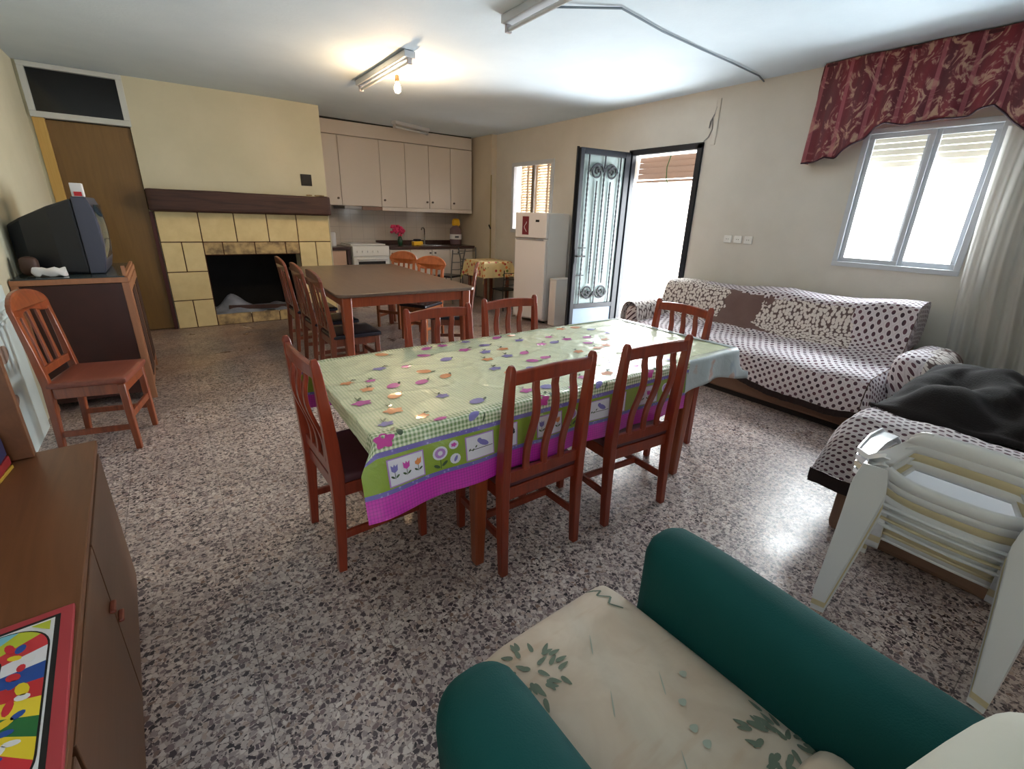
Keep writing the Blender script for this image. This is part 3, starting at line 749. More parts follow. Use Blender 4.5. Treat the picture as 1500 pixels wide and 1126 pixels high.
# on the worktop
tag(obj('canister', MB().lathe([(.05, 0), (.055, .005), (.055, .20), (.045, .212), (.01, .215)], (2.19, 8.02, .915), 18), M['paper'], smooth=40), 'white canister on the short worktop left of the cooker', 'canister')
fl = thing('flower_vase', 'dark green vase of bright pink artificial flowers on the worktop', 'vase', (3.36, 8.06, .916))
obj('vase', MB().lathe([(.03, 0), (.045, .02), (.05, .07), (.035, .11), (.028, .13), (.034, .14)], (0, 0, 0), 16), M['vase'], fl, smooth=50)
g = MB(); lf = MB()
for k in range(40):
    th = random.uniform(0, 2 * PI); ph = random.uniform(0, 1)
    c = Vector((math.cos(th) * .13 * ph ** .5 - .03, math.sin(th) * .07 * ph ** .5, .25 + random.uniform(-.05, .07)))
    g.rbox(c, (.055, .05, .045), .02, 3)
for k in range(9):
    c = Vector((random.uniform(-.03, .04), random.uniform(-.04, .04), random.uniform(.16, .24))); g.rbox(c, (.035, .03, .035), .014, 2)
for k in range(12):
    th = k * 2 * PI / 12; lf.tube([(0, 0, .12), (math.cos(th) * .04, math.sin(th) * .03, .19)], .006, 5)
obj('petals', g, M['pink'], fl, smooth=60); obj('stems', lf, M['leafgreen'], fl)
sp = thing('sponge_tray', 'yellow dish tray with a dark sponge beside the flowers', 'tray', (3.66, 8.0, .916))
obj('tray', MB().bb(-.09, .09, -.05, .05, 0, .065), M['yellow'], sp, bevel=.008)
obj('sponge', MB().rbox((0, 0, .085), (.13, .07, .04), .012, 4), M['black'], sp, smooth=50, weld=True)
sk = thing('sink', 'stainless steel sink with gooseneck tap set in the worktop', 'sink', (0, 0, 0))
obj('sink_rim', MB().bb(3.62, 4.15, CY + .05, 8.14, .915, .922), M['chrome'], sk, bevel=.003)
obj('sink_bowl', MB().bb(3.70, 4.07, CY + .1, 8.08, .9225, .924), plain('steel_dark', S(90, 90, 90), .3, 1), sk)
obj('tap', MB().tube([(3.86, 8.12, .92), (3.86, 8.12, 1.04), (3.855, 8.10, 1.12), (3.83, 8.05, 1.185), (3.79, 8.0, 1.215), (3.74, 7.96, 1.21), (3.72, 7.94, 1.185)], .011, 10), M['chrome'], sk, smooth=50)
jg = thing('water_jug', 'clear water jug with white label and yellow cloth on top', 'jug', (4.46, 8.03, .916))
obj('bottle', MB().lathe([(.08, 0), (.105, .01), (.11, .10), (.10, .13), (.11, .16), (.105, .28), (.05, .33), (.035, .36)], (0, 0, 0), 20), M['jug'], jg, smooth=50)
obj('bottle_label', MB().lathe([(.113, .10), (.113, .19)], (0, 0, 0), 20), M['paper'], jg, smooth=50)
obj('label_print', MB().box((-.035, -.112, .145), (.08, .004, .035)), plain('grey_print', S(90, 90, 100), .6), jg)
obj('yellow_cap', MB().rbox((.01, 0, .40), (.15, .1, .14), .045, 5, warp=lambda p: Vector((p.x * (1 - 2.2 * p.z), p.y, p.z))), M['yellow'], jg, smooth=60, weld=True)

# ------------------------------------------------------------------ dining chairs with slats
def slat_chair():
    t = thing('dining_chair', '', 'chair')
    W = .205
    def py(z):   # rear post curve
        if z < .45: return -.185 - .02 * ((.45 - z) / .45) ** 1.5
        q = (z - .45) / .5; return -.185 - .035 * q ** 1.3
    for s in (-1, 1):
        zs = [0, .12, .3, .45, .6, .75, .88, .93, .948]
        sz = [(.034, .034), (.036, .038), (.038, .044), (.04, .052), (.038, .05), (.034, .042), (.031, .034), (.029, .03), (.018, .018)]
        obj('leg', MB().bar([(s * W, py(z), z) for z in zs], sz), M['chair'], t, bevel=.004, smooth=35)
        obj('leg', MB().bar([(s * .19, .185, 0), (s * .19, .185, .25), (s * .19, .183, .418)], [(.032, .032), (.038, .038), (.042, .042)]), M['chair'], t, bevel=.004, smooth=35)
    # crest rail, bowed backwards
    pts = [(x, py(.9) - .018 * (1 - (x / W) ** 2), .895 + .010 * (1 - (x / W) ** 2)) for x in [-W + .01 + k * (2 * W - .02) / 10 for k in range(11)]]
    b = MB()
    rings = []
    for x, y, z in pts:
        h = .030 - .004 * abs(x) / W
        rings.append([Vector((x, y - .010, z - h)), Vector((x, y + .010, z - h)), Vector((x, y + .010, z + h)), Vector((x, y - .010, z + h))])
    b.loft(rings); obj('crest_rail', b, M['chair'], t, bevel=.005, smooth=35)
    obj('back_rail', MB().bar([(-W + .01, py(.47), .462), (W - .01, py(.47), .462)], [(.05, .02)] * 2, side=(0, 0, 1)), M['chair'], t, bevel=.003)
    for x in (-.095, 0, .095):
        zs = [.475 + k * .405 / 12 for k in range(13)]
        pp = [(x, py(z) - .004 - .020 * math.sin((z - .475) / .405 * PI) + .016 * math.sin((z - .475) / .405 * 2 * PI), z) for z in zs]
        pp[-1] = (x, py(.88) - .018 * (1 - (x / W) ** 2), .88)
        obj('slat', MB().bar(pp, [(.030 + .006 * math.sin(k / 12 * PI), .014) for k in range(13)]), M['chair'], t, bevel=.003, smooth=35)
    obj('seat', MB().rbox((0, .008, .432), (.425, .395, .045), .018, 6), M['purple'], t, smooth=60, weld=True)['label'] = 'plum vinyl seat pad'
    ap = MB()
    ap.bb(-.19, .19, .172, .196, .355, .412); ap.bb(-.208, -.184, -.17, .185, .355, .412); ap.bb(.184, .208, -.17, .185, .355, .412); ap.bb(-.19, .19, -.19, -.17, .355, .412)
    obj('seat_frame', ap, M['chair'], t, bevel=.003)
    for s in (-1, 1):
        obj('stretcher', MB().bar([(s * .197, -.19, .165), (s * .19, .18, .165)], [(.034, .018)] * 2, side=(0, 0, 1)), M['chair'], t, bevel=.003)
    obj('stretcher', MB().bar([(-.19, .0, .165), (.19, .0, .165)], [(.034, .018)] * 2, side=(0, 0, 1)), M['chair'], t, bevel=.003)
    return t
G1 = 'red-brown slat-back chairs at the cloth-covered table'
sc0 = slat_chair(); sc0['group'] = G1
spots = [((.565, 1.90, 0), -90 + 2, 'red-brown slat-back chair at the left end of the cloth-covered table'),
         ((1.13, 1.485, 0), 0, 'red-brown slat-back chair on the near side, beside the table leg'),
         ((1.765, 1.470, 0), -4, 'red-brown slat-back chair on the near side, nearer the sofa'),
         ((2.515, 1.82, 0), 90 - 3, 'red-brown slat-back chair at the sofa end of the cloth-covered table'),
         ((1.235, 2.20, 0), 180 + 3, 'red-brown slat-back chair on the far side, in front of the wooden table'),
         ((1.80, 2.285, 0), 180, 'red-brown slat-back chair on the far side, in front of the fridge')]
for i, (loc, rz, lab) in enumerate(spots):
    if i == 0: sc0.location = loc; sc0.rotation_euler.z = math.radians(rz); sc0['label'] = lab
    else: dup(sc0, loc, rz, lab)

# ------------------------------------------------------------------ arch-back pine chairs
def arch_chair(name, wood_m, seat_m, kind, seat_z=.43, H=.99):
    t = thing(name, '', 'chair')
    W = .19; lean = .14
    def by(z): return -.19 - (0 if z < seat_z else lean * (z - seat_z) ** 1.15 * 1.0)
    zt = H - .12
    for s in (-1, 1):
        zs = [0, .2, seat_z, seat_z + .2, zt]
        obj('leg', MB().bar([(s * W, by(z) - (.03 * (1 - z / seat_z) if z < seat_z else 0), z) for z in zs], [(.034, .034), (.038, .04), (.042, .048), (.04, .036), (.04, .026)]), wood_m, t, bevel=.005, smooth=35)
        obj('leg', MB().bar([(s * .185, .195, 0), (s * .185, .192, .2), (s * .185, .19, seat_z - .02)], [(.034, .034), (.04, .04), (.042, .042)]), wood_m, t, bevel=.005, smooth=35)
    # crest
    if kind == 'arch':
        out = [(-W - .02, H - .14), (-W - .022, H - .085)] + [(-(W + .015) * math.cos(a), H - .085 + .085 * math.sin(a)) for a in [k * PI / 16 for k in range(1, 16)]] + [(W + .022, H - .085), (W + .02, H - .14)]
        out += [(.12, H - .135), (.06, H - .115), (0, H - .11), (-.06, H - .115), (-.12, H - .135)]
    else:
        out = [(-W - .025, H - .15), (-W - .055, H - .10)] + [(-(W + .05) * math.cos(a), H - .10 + .10 * math.sin(a)) for a in [k * PI / 16 for k in range(1, 16)]] + [(W + .055, H - .10), (W + .025, H - .15)]
        out += [(.13, H - .165), (.06, H - .16), (0, H - .16), (-.06, H - .16), (-.13, H - .165)]
    b = MB(); b.prism(out, lambda a, z, q: Vector((a, by(z) + q - .02 * (1 - min(1, (a / W) ** 2)), z)), -.014, .014)
    obj('crest_rail', b, wood_m, t, bevel=.006)
    for x in (-.09, 0, .09):
        b = MB(); ww = .026
        b.bar([(x, by(z) - .02 * (1 - (x / W) ** 2), z) for z in (seat_z + .07, seat_z + .2, H - .25, H - .11)], [(ww + .014, .014), (ww, .014), (ww, .014), (ww + .012, .014)])
        obj('slat', b, wood_m, t, bevel=.003)
    obj('back_rail', MB().bar([(-W, by(seat_z + .07) - .008, seat_z + .075), (W, by(seat_z + .07) - .008, seat_z + .075)], [(.045, .02)] * 2, side=(0, 0, 1)), wood_m, t, bevel=.003)
    obj('seat', MB().rbox((0, .015, seat_z), (.43, .43, .04), .016, 6), seat_m, t, smooth=60, weld=True)
    ap = MB(); za, zb = seat_z - .08, seat_z - .018
    ap.bb(-.185, .185, .18, .205, za, zb); ap.bb(-.2, -.176, -.18, .19, za, zb); ap.bb(.176, .2, -.18, .19, za, zb); ap.bb(-.185, .185, -.2, -.178, za, zb)
    obj('seat_frame', ap, wood_m, t, bevel=.003)
    for s in (-1, 1):
        obj('stretcher', MB().bar([(s * .188, -.2, .15), (s * .186, .19, .15)], [(.034, .02)] * 2, side=(0, 0, 1)), wood_m, t, bevel=.003)
    obj('stretcher', MB().bar([(-.18, .195, .22), (.18, .195, .22)], [(.04, .018)] * 2, side=(0, 0, 1)), wood_m, t, bevel=.003)
    return t
G2 = 'arch-back chairs with dark seats around the wooden table'
ac = arch_chair('dining_chair', M['pinedark'], M['darkseat'], 'arch'); ac['group'] = G2
aspots = [((1.20, 4.16, 0), -90, 'brown arch-back chair with dark seat, left side of wooden table, nearest the camera'),
          ((1.19, 4.74, 0), -90, 'brown arch-back chair with dark seat, left side of wooden table, middle of the row'),
          ((1.18, 5.42, 0), -90, 'brown arch-back chair with dark seat, left side of wooden table, nearest the fireplace'),
          ((2.39, 4.40, 0), 58, 'brown arch-back chair with dark seat, right side of wooden table, nearest the camera')]
for i, (loc, rz, lab) in enumerate(aspots):
    if i == 0: ac.location = loc; ac.rotation_euler.z = math.radians(rz); ac['label'] = lab
    else: dup(ac, loc, rz, lab)
rc = arch_chair('dining_chair', M['roundpine'], M['darkseat'], 'round'); rc['group'] = 'round-crested honey chairs at the wooden table'
rc.scale = (.88, .9, .98); rc.location = (2.40, 5.18, 0); rc.rotation_euler.z = math.radians(90 + 31); rc['label'] = 'honey wood chair with round crest, nearer of the two right of the wooden table'
dup(rc, (2.37, 5.93, 0), 90 + 33, 'honey wood chair with round crest, farther of the two, toward the kitchen')
lc = arch_chair('dining_chair', M['pine'], M['seatwood'], 'arch', .45, .96)
lc.scale = (1, .88, 1.02); lc.location = (-.495, 3.68, 0); lc.rotation_euler.z = math.radians(-90 - 12); lc['label'] = 'orange-brown wooden chair standing against the left wall before the television cabinet'

# wooden table
wt = thing('dining_table', 'long wooden table with grey-brown top and red-brown legs', 'table', (1.745, 5.02, 0), -2)
a, b2, r = .65, 1.16, .07
poly = []
for cx, cy, a0 in ((a - r, b2 - r, 0), (-a + r, b2 - r, 90), (-a + r, -b2 + r, 180), (a - r, -b2 + r, 270)):
    for k in range(7): th = math.radians(a0 + k * 15); poly.append((cx + r * math.cos(th), cy + r * math.sin(th)))
tb = MB(); tb.prism(poly, lambda x, y, q: Vector((x, y, q)), .772, .80)
obj('tabletop', tb, M['tabletop'], wt, bevel=.006, smooth=40)
ap = MB(); ap.bb(-.55, .55, -1.09, -1.065, .68, .771); ap.bb(-.55, .55, 1.065, 1.09, .68, .771); ap.bb(-.585, -.56, -1.06, 1.06, .68, .771); ap.bb(.56, .585, -1.06, 1.06, .68, .771)
obj('table_apron', ap, M['tablelegs'], wt, bevel=.003)
for sx in (-1, 1):
    for sy in (-1, 1):
        obj('leg', MB().bar([(sx * .565, sy * 1.07, 0), (sx * .565, sy * 1.07, .45), (sx * .565, sy * 1.07, .771)], [(.055, .055), (.075, .075), (.085, .085)]), M['tablelegs'], wt, bevel=.01, smooth=35)

# ------------------------------------------------------------------ cloth-covered table
TX0, TX1, TY0, TY1, TZ = .45, 2.665, 1.395, 2.335, .738
mt = thing('dining_table', 'red-brown wooden table hidden beneath the printed cloth', 'table', (0, 0, 0))
obj('tabletop', MB().bb(TX0 + .02, TX1 - .01, TY0, TY1 - .01, TZ - .03, TZ), M['tablelegs'], mt, bevel=.004)
obj('table_apron', MB().bb(.84, 2.28, TY0 + .02, TY0 + .045, .63, TZ - .03).bb(.84, 2.28, TY1 - .06, TY1 - .035, .63, TZ - .03), M['tablelegs'], mt)
for x in (.875, 2.27):
    for y in (1.405, 2.28):
        obj('leg', MB().bar([(x, y, 0), (x, y, .4), (x, y, .70)], [(.045, .045), (.062, .062), (.074, .074)]), M['tablelegs'], mt, bevel=.008, smooth=35)
CX0, CX1, W = .44, 2.672, .965; CXE = 2.205
CY0 = 1.378
R = .016; ZT = .744
def csurf(u, v, lift=0.0):
    """u world x (may run past CX0), v distance from the near edge"""
    if u > CXE: v = max(0, min(W, v))
    dn = max(0, -v); dfar = max(0, v - W); dl = max(0, CX0 - u)
    d = dn if dn > 0 else dfar
    x = u; y = CY0 + min(max(v, 0), W); z = ZT + .0025 * noise.noise(Vector((u * 5, v * 5, 0))) + .0045 * max(0, .28 - abs(noise.noise(Vector((u * 5 + v * 3.5, v * 8 - u * 2, 2))))) ** 1.2 * 3 + lift
    sg = -1 if dn > 0 else 1
    if d > 0:
        if d < R * 1.57: th = d / R; y += sg * R * math.sin(th) ; z -= R * (1 - math.cos(th)); y += sg * lift * math.sin(th)
        else:
            q = d - R * 1.57
            fl = .055 * math.exp(-max(0, u - .44) * 2.2) + .006
            y += sg * (R + fl * (q / .26) + .009 * math.sin(u * 17) * (q / .26) + lift); z = ZT - R - q
    if dl > 0:
        k = min(1, d / .12)
        drop = dl * (1 - k)
        x = CX0 - dl * (.25 + .75 * k); z -= drop * .97
        z = z - .0
    return Vector((x, y, z))
def lefto(v):  # overhang at the left end
    return .058 - .045 * v
DR = .285
NU, NV = 260, 170
g = MB()
def cfn(a, b):
    v = -DR + (W + 2 * DR) * b
    vv = max(0, min(W, v))
    u = (CX0 - lefto(vv) * 1.0) + (CX1 - CX0 + lefto(vv)) * a
    return csurf(u, v), (u, v)
g.grid(lambda a, b: cfn(a, b)[0], NU, NV, uvf=lambda a, b: cfn(a, b)[1])
# printed motifs, as polygons lying on the cloth
mats = [M['cloth'], PR['w'], PR['p'], PR['o'], PR['v'], PR['g'], PR['m'], PR['k'], PR['l']]
IDX = dict(w=1, p=2, o=3, v=4, g=5, m=6, k=7, l=8)
def decal(poly, col, lift=.0012):
    lift += .0012
    # triangulated as a fan around the centroid
    cu = sum(p[0] for p in poly) / len(poly); cv = sum(p[1] for p in poly) / len(poly)
    vs = [csurf(cu, cv, lift)] + [csurf(u, v, lift) for u, v in poly]
    n = len(poly); uv = [(cu, cv)] + list(poly)
    g.add(vs, [(0, 1 + i, 1 + (i + 1) % n) for i in range(n)], IDX[col], uv)
def ell(cx, cy, rx, ry, col, rot=0, lift=.0012, n=12):
    c, s = math.cos(rot), math.sin(rot)
    decal([(cx + rx * math.cos(k * 2 * PI / n) * c - ry * math.sin(k * 2 * PI / n) * s, cy + rx * math.cos(k * 2 * PI / n) * s + ry * math.sin(k * 2 * PI / n) * c) for k in range(n)], col, lift)
def rect(x0, x1, y0, y1, col, lift=.0012):
    pts = []; k = 6
    for i in range(k): pts.append((x0 + (x1 - x0) * i / k, y0))
    for i in range(k): pts.append((x1, y0 + (y1 - y0) * i / k))
    for i in range(k): pts.append((x1 - (x1 - x0) * i / k, y1))
    for i in range(k): pts.append((x0, y1 - (y1 - y0) * i / k))
    decal(pts, col, lift)
def flowerp(cx, cy, r, col, rot=0, stem=True, lift=.0014):
    pts = []
    for k in range(20):
        a = k * 2 * PI / 20; rr = r * (1 + .22 * math.cos(5 * a))
        pts.append((cx + rr * math.cos(a + rot), cy + rr * .7 * math.sin(a + rot)))
    decal(pts, col, lift)
    if stem:
        dx, dy = math.cos(rot + 1.2), math.sin(rot + 1.2)
        ell(cx + dx * r * 1.5, cy + dy * r * 1.2, r * .8, r * .08, 'g', rot + 1.2, lift)
        ell(cx + dx * r * 1.6 + .01, cy + dy * r * 1.3, r * .4, r * .18, 'g', rot + .4, lift)
rnd = random.Random(11)
k = 0
for iy in range(8):
    for ix in range(15):
        cx = .52 + ix * .122 + (.06 if iy % 2 else 0) + rnd.uniform(-.02, .02); cy = .07 + iy * .118 + rnd.uniform(-.02, .02)
        if cx > CX1 - .04: continue
        if rnd.random() < .42: continue
        c = rnd.choice('popvvo'); ty = rnd.random(); rt = rnd.uniform(-.6, .6)
        if ty < .5: flowerp(cx, cy, rnd.uniform(.024, .036), c, rt)
        else:
            ell(cx, cy, .036, .024, c, rt); ell(cx + .04 * math.cos(rt), cy + .04 * math.sin(rt), .018, .006, 'g', rt + .6)
# big blooms on the near edge
for cx in (.475, 1.16, 1.85): flowerp(cx, -.022, .034, 'm', .3, False); ell(cx + .045, .02, .016, .006, 'g', .8); ell(cx + .06, -.005, .012, .016, 'g', 0)
for cx in (.83, 1.5): ell(cx, -.012, .03, .014, 'v', .5); ell(cx + .04, -.03, .02, .004, 'g', 1.2)
for cx in (.70, 1.36): ell(cx, .012, .028, .014, 'p', .1)
# panels on the hanging band
for base in (.44, 1.10, 1.76):
    def Y(q): return -q
    def panel(x0, x1, a=.092, b=.180, rim='l'):
        rect(x0 - .005, x1 + .005, -b - .004, -a + .004, rim, .0010); rect(x0, x1, -b, -a, 'w', .0016)
    def tulip(cx, cy, col, r=.013):
        decal([(cx - r, cy + r * 1.2), (cx - r * .5, cy + r * .3), (cx, cy + r * 1.3), (cx + r * .5, cy + r * .3), (cx + r, cy + r * 1.2), (cx + r * .9, cy - r * .4), (cx, cy - r), (cx - r * .9, cy - r * .4)], col, .0022)
        rect(cx - .0012, cx + .0012, cy - r * 2.6, cy - r, 'g', .0021); ell(cx - .009, cy - r * 2.0, .008, .0035, 'g', -.6, .0022); ell(cx + .009, cy - r * 2.0, .008, .0035, 'g', .6, .0022)
    if base + .17 < CXE and base > .43:
        panel(base + .035, base + .165)
        for q, c in ((.055, 'v'), (.100, 'p'), (.145, 'o')): tulip(base + q, -.125, c)
    if base + .30 < CXE:
        cx = base + .235
        ell(cx, -.122, .030, .026, 'w', 0, .0012, 18); ell(cx, -.122, .022, .019, 'l', 0, .0016); ell(cx, -.122, .010, .009, 'w', 0, .0020)
        rect(cx - .0015, cx + .0015, -.182, -.148, 'g', .0014); ell(cx - .016, -.17, .014, .006, 'g', -.5, .0015); ell(cx + .016, -.165, .014, .006, 'g', .6, .0015)
        ell(base + .292, -.103, .020, .017, 'w', 0, .0012); flowerp(base + .292, -.103, .011, 'p', 0, False, .0018)
        ell(base + .295, -.158, .022, .020, 'w', 0, .0012); ell(base + .297, -.158, .006, .013, 'v', -.5, .0018)
    if base + .47 < CXE:
        panel(base + .345, base + .465)
        ell(base + .42, -.125, .026, .011, 'v', -.45, .0022); ell(base + .402, -.112, .010, .009, 'v', 0, .0023); rect(base + .36, base + .462, -.145, -.1425, 'k', .0021)
        for q in (.357, .372, .386): ell(base + q, -.135 - .01 * math.sin(q * 90), .006, .003, 'g', .8, .0022)
    if base + .60 < CXE:
        panel(base + .52, base + .585, .088, .182)
        rect(base + .5505, base + .5545, -.178, -.13, 'k', .0021)
        for q in range(9):
            th = q * PI / 8; ell(base + .5525 + .018 * math.cos(th), -.125 + .022 * math.sin(th), .007, .007, 'k', 0, .0021, 8)
        ell(base + .5525, -.125, .014, .012, 'k', 0, .0021)
o = obj('tablecloth', g, mats, smooth=60); 
tag(o, 'glossy oilcloth with green top, flower panels and magenta checked hem on the near table', 'tablecloth')
# pale cover on the sofa end
PX0, PX1 = 2.18, 2.70
def psurf(a, b):
    # a along x (0..1 = top then right drop), b across
    L = PX1 - PX0; DRR = .20
    s = a * (L + DRR); v = -.19 + (W + .38) * b
    dn = max(0, -v); dfa = max(0, v - W); d = max(dn, dfa); sg = -1 if dn > 0 else 1
    x = PX0 + min(s, L); dl = max(0, s - L)
    y = CY0 + min(max(v, 0), W); z = ZT + .004
    if d > 0:
        y += sg * (.012 + .11 * d + .012 * math.sin(x * 22) * d / .19); z -= d * (1 - .22 * math.sin((x - PX0) / L * PI))
    if dl > 0:
        k = min(1, d / .14)
        # hangs between table end and chair, sticks out at the corners
        x += .004 + dl * .62 * k; z -= dl * (1 - k) * .98; z -= .02 * k * dl / .2
        y += sg * 0.0
    return Vector((x, y, z))
pg = MB().grid(psurf, 50, 70)
keep = [i for i, f in enumerate(pg.f) if not (lambda c: c.x < 2.655 and CY0 + .012 < c.y < CY0 + W - .012 and c.z > .735)(sum((pg.v[j] for j in f), Vector()) / len(f))]
pg.f = [pg.f[i] for i in keep]; pg.m = [pg.m[i] for i in keep]
tag(obj('plastic_table_cover', pg, M['palecover'], smooth=60, solid=.001), 'pale bluish plastic cover draped over the sofa end of the table', 'tablecloth')

# ------------------------------------------------------------------ fridge and its neighbours
fr = thing('fridge', 'white two-door fridge standing at an angle in front of the small window', 'fridge', (4.05, 5.56, 0), -75)
# local x runs along the front from its left corner, local y goes back
FW, FD, FH = .54, .56, 1.51
obj('fridge_body', MB().bb(0, FW, .06, FD, .03, FH), M['fridge'], fr, bevel=.01)
dd = obj('fridge_door', MB().bb(0, FW, 0, .055, .06, 1.165), M['fridge'], fr, bevel=.012, seg=3)
fz = obj('freezer_door', MB().bb(0, FW, 0, .055, 1.18, FH), M['fridge'], fr, bevel=.012, seg=3)
obj('fridge_handle', MB().bb(.03, FW - .04, -.012, .004, 1.150, 1.164), plain('handle_grey', S(150, 146, 146), .4), dd, bevel=.002)
obj('badge', MB().bb(FW * .66, FW * .77, -.004, .002, 1.39, 1.42), M['black'], fz)['label'] = 'small dark badge'
o = obj('card', MB().bb(.13, .24, -.005, .002, 1.22, 1.46), M['magnet'], fz); o['label'] = 'dark red card stuck on the freezer door'
obj('card_print', MB().tube([(.185 + .02 * math.cos(k), -.006, 1.39 - k * .022) for k in range(7)], .004, 5), M['paper'], fz)
for x in (.04, FW - .04): obj('foot', MB().lathe([(.02, 0), (.02, .035)], (x, .1, 0), 10), M['black'], fr)
bx = thing('white_cabinet_box', 'low white box unit beside the fridge behind the open door leaf', 'box', (4.27, 4.86, 0), 0)
obj('box_body', MB().bb(0, .30, 0, .14, .0, .635), M['fridge'], bx, bevel=.006)
obj('box_lid', MB().bb(-.004, .304, -.006, .145, .636, .655), M['fridge'], bx, bevel=.004)

# yellow cloth table
yt = thing('side_table', 'small table under the yellow fruit cloth beside the fridge', 'table', (4.36, 6.74, 0))
obj('tabletop', MB().bb(-.24, .28, -.28, .30, .715, .742), M['pinedark'], yt)
for sx in (-.2, .24):
    for sy in (-.24, .26): obj('leg', MB().bar([(sx, sy, 0), (sx, sy, .715)], [(.045, .045)] * 2), M['pinedark'], yt, bevel=.004)
def yfn(a, b):
    w2, h2 = .255, .29
    u = (a - .5) * 2; v = (b - .5) * 2
    U = u * (w2 + .25); V = v * (h2 + .25)
    x = max(-w2, min(w2 + .03, U)); y = max(-h2, min(h2 + .02, V))
    dx = abs(U - x); dy = abs(V - y); d = math.hypot(dx, dy) if (dx > 0 and dy > 0) else max(dx, dy)
    z = .746 - d * 1.02
    x += math.copysign(.015 * min(1, dx * 20) + .22 * min(dx, dy), U) ; y += math.copysign(.015 * min(1, dy * 20) + .22 * min(dx, dy) + .01 * math.sin(U * 40) * min(1, dy * 8), V)
    return Vector((4.36 + x, 6.74 + y, z))
tag(obj('fruit_tablecloth', MB().grid(yfn, 40, 40), M['fruit'], smooth=60), 'yellow cloth printed with red fruit on the small table', 'tablecloth')

def metal_chair(mat, seatm):
    t = thing('metal_chair', '', 'chair'); H = .90
    for s in (-1, 1):
        obj('leg', MB().tube([(s * .17, -.21, 0), (s * .165, -.18, .45), (s * .16, -.20, .7), (s * .18, -.235, H)], .011, 8), mat, t, smooth=50)
        obj('leg', MB().tube([(s * .17, .19, 0), (s * .165, .17, .44)], .011, 8), mat, t, smooth=50)
    for z in (.58, .70, .84): obj('back_rung', MB().tube([(-.165, -.185 - (z - .45) * .09, z), (0, -.205 - (z - .45) * .09, z - .01), (.165, -.185 - (z - .45) * .09, z)], .008, 6), mat, t, smooth=50)
    obj('seat', MB().rbox((0, 0, .452), (.37, .38, .035), .015, 4), seatm, t, smooth=60, weld=True)
    return t
mc = metal_chair(M['greymetal'], M['darkseat']); mc['group'] = 'metal chairs near the small table'
mc.location = (3.88, 7.26, 0); mc.rotation_euler.z = math.radians(25); mc['label'] = 'grey metal ladder-back chair in front of the kitchen cabinets'
dup(mc, (4.42, 7.30, 0), 180, 'grey metal chair behind the yellow-clothed table')
mb_ = metal_chair(M['blackmetal'], M['black']); mb_.location = (4.38, 6.26, 0); mb_.scale = (.8, .8, .72); mb_['label'] = 'low black metal chair tucked under the yellow-clothed table'

# ------------------------------------------------------------------ TV cabinet, TV
tc = thing('tv_cabinet', 'brown cabinet against the left wall carrying the old television', 'cabinet', (0, 0, 0))
x0, x1, y0, y1, H = XL + .005, -.275, 4.42, 5.45, .95
obj('cabinet_body', MB().bb(x0, x1 - .045, y0 + .012, y1, .06, H - .045), M['fabin'], tc)
e = MB(); e.bb(x0, x1, y0, y1, H - .04, H - .003); obj('cabinet_top', e, M['cabedge'], tc, bevel=.004)
obj('glass_sheet', MB().bb(x0 + .01, x1 - .02, y0 + .01, y1, H - .002, H + .006), plain('dark_glass', S(60, 72, 76), .15), tc)
for q in ((x1 - .045, x1, y0, y0 + .05), (x1 - .045, x1, y1 - .05, y1), (x0, x0 + .04, y0, y0 + .05)):
    obj('corner_post', MB().bb(*q, 0, H - .04), M['cabedge'], tc, bevel=.004)
e = MB(); e.bb(x1 - .03, x1 - .008, y0 + .02, y0 + .05, H, H + .075); e.bb(x1 - .03, x1 - .008, y0 + .05, y1, H, H + .02); obj('gallery_edge', e, M['cabedge'], tc, bevel=.003)
for k in range(2):
    ya = y0 + .055 + k * .465; dd = obj('door', MB().bb(x1 - .02, x1 + .002, ya, ya + .45, .10, H - .05), M['cabedge'], tc, bevel=.004)
    obj('door_panel', MB().bb(x1 + .002, x1 + .006, ya + .05, ya + .40, .16, H - .11), M['beam'], dd)
tv = thing('television', 'old black tube television with grey bezel on the left cabinet', 'television', (-.42, 4.62, H + .008), 0)
# local: screen faces +x, width along +y
wv, hv = .62, .53
def tvring(x, y0, y1, z0, z1): return [Vector((x, y0, z0)), Vector((x, y1, z0)), Vector((x, y1, z1)), Vector((x, y0, z1))]
bk = MB().loft([tvring(-.465, .16, wv - .16, .09, .33), tvring(-.38, .08, wv - .08, .03, .38), tvring(-.22, .02, wv - .02, 0, .46), tvring(-.075, 0, wv, 0, hv - .012)])
obj('tv_back', bk, M['tvblack'], tv, bevel=.015)
bz = MB(); fr_ = []
for k in range(9):
    a = k / 8; z = hv * a; xb = .035 * math.sin(a * PI)
fz_ = MB().prism([(-.075, 0), (.01, 0), (.03, .08), (.042, .2), (.042, .33), (.03, .45), (.005, hv), (-.075, hv)], lambda x, z, q: Vector((x, q, z)), 0, wv)
obj('tv_bezel', fz_, M['tvgrey'], tv, bevel=.008)
ts = MB().grid(lambda a, b: Vector((.035 + .028 * math.sin(a * PI) * math.sin(b * PI) ** .7, .05 + (wv - .1) * a, .10 + .38 * b)), 14, 12)
obj('tv_screen', ts, M['screen'], tv, smooth=60)
cp = MB().lathe([(.035, 0), (.042, .09), (.04, .09), (.033, .004)], (-.47, 5.0, H + .008 + hv + .001), 16)
o = thing('white_cup', 'white and red paper box standing on top of the television', 'box', (-.475, 4.98, H + .008 + hv + .002))
obj('box_body', MB().bb(-.04, .03, -.04, .05, 0, .095), M['paper'], o, bevel=.004)
obj('red_print', MB().bb(-.025, .02, -.0425, -.0395, .005, .035), M['red'], o)
cr = MB().rbox((-.70, 4.55, H + .035), (.17, .09, .055), .02, 8)
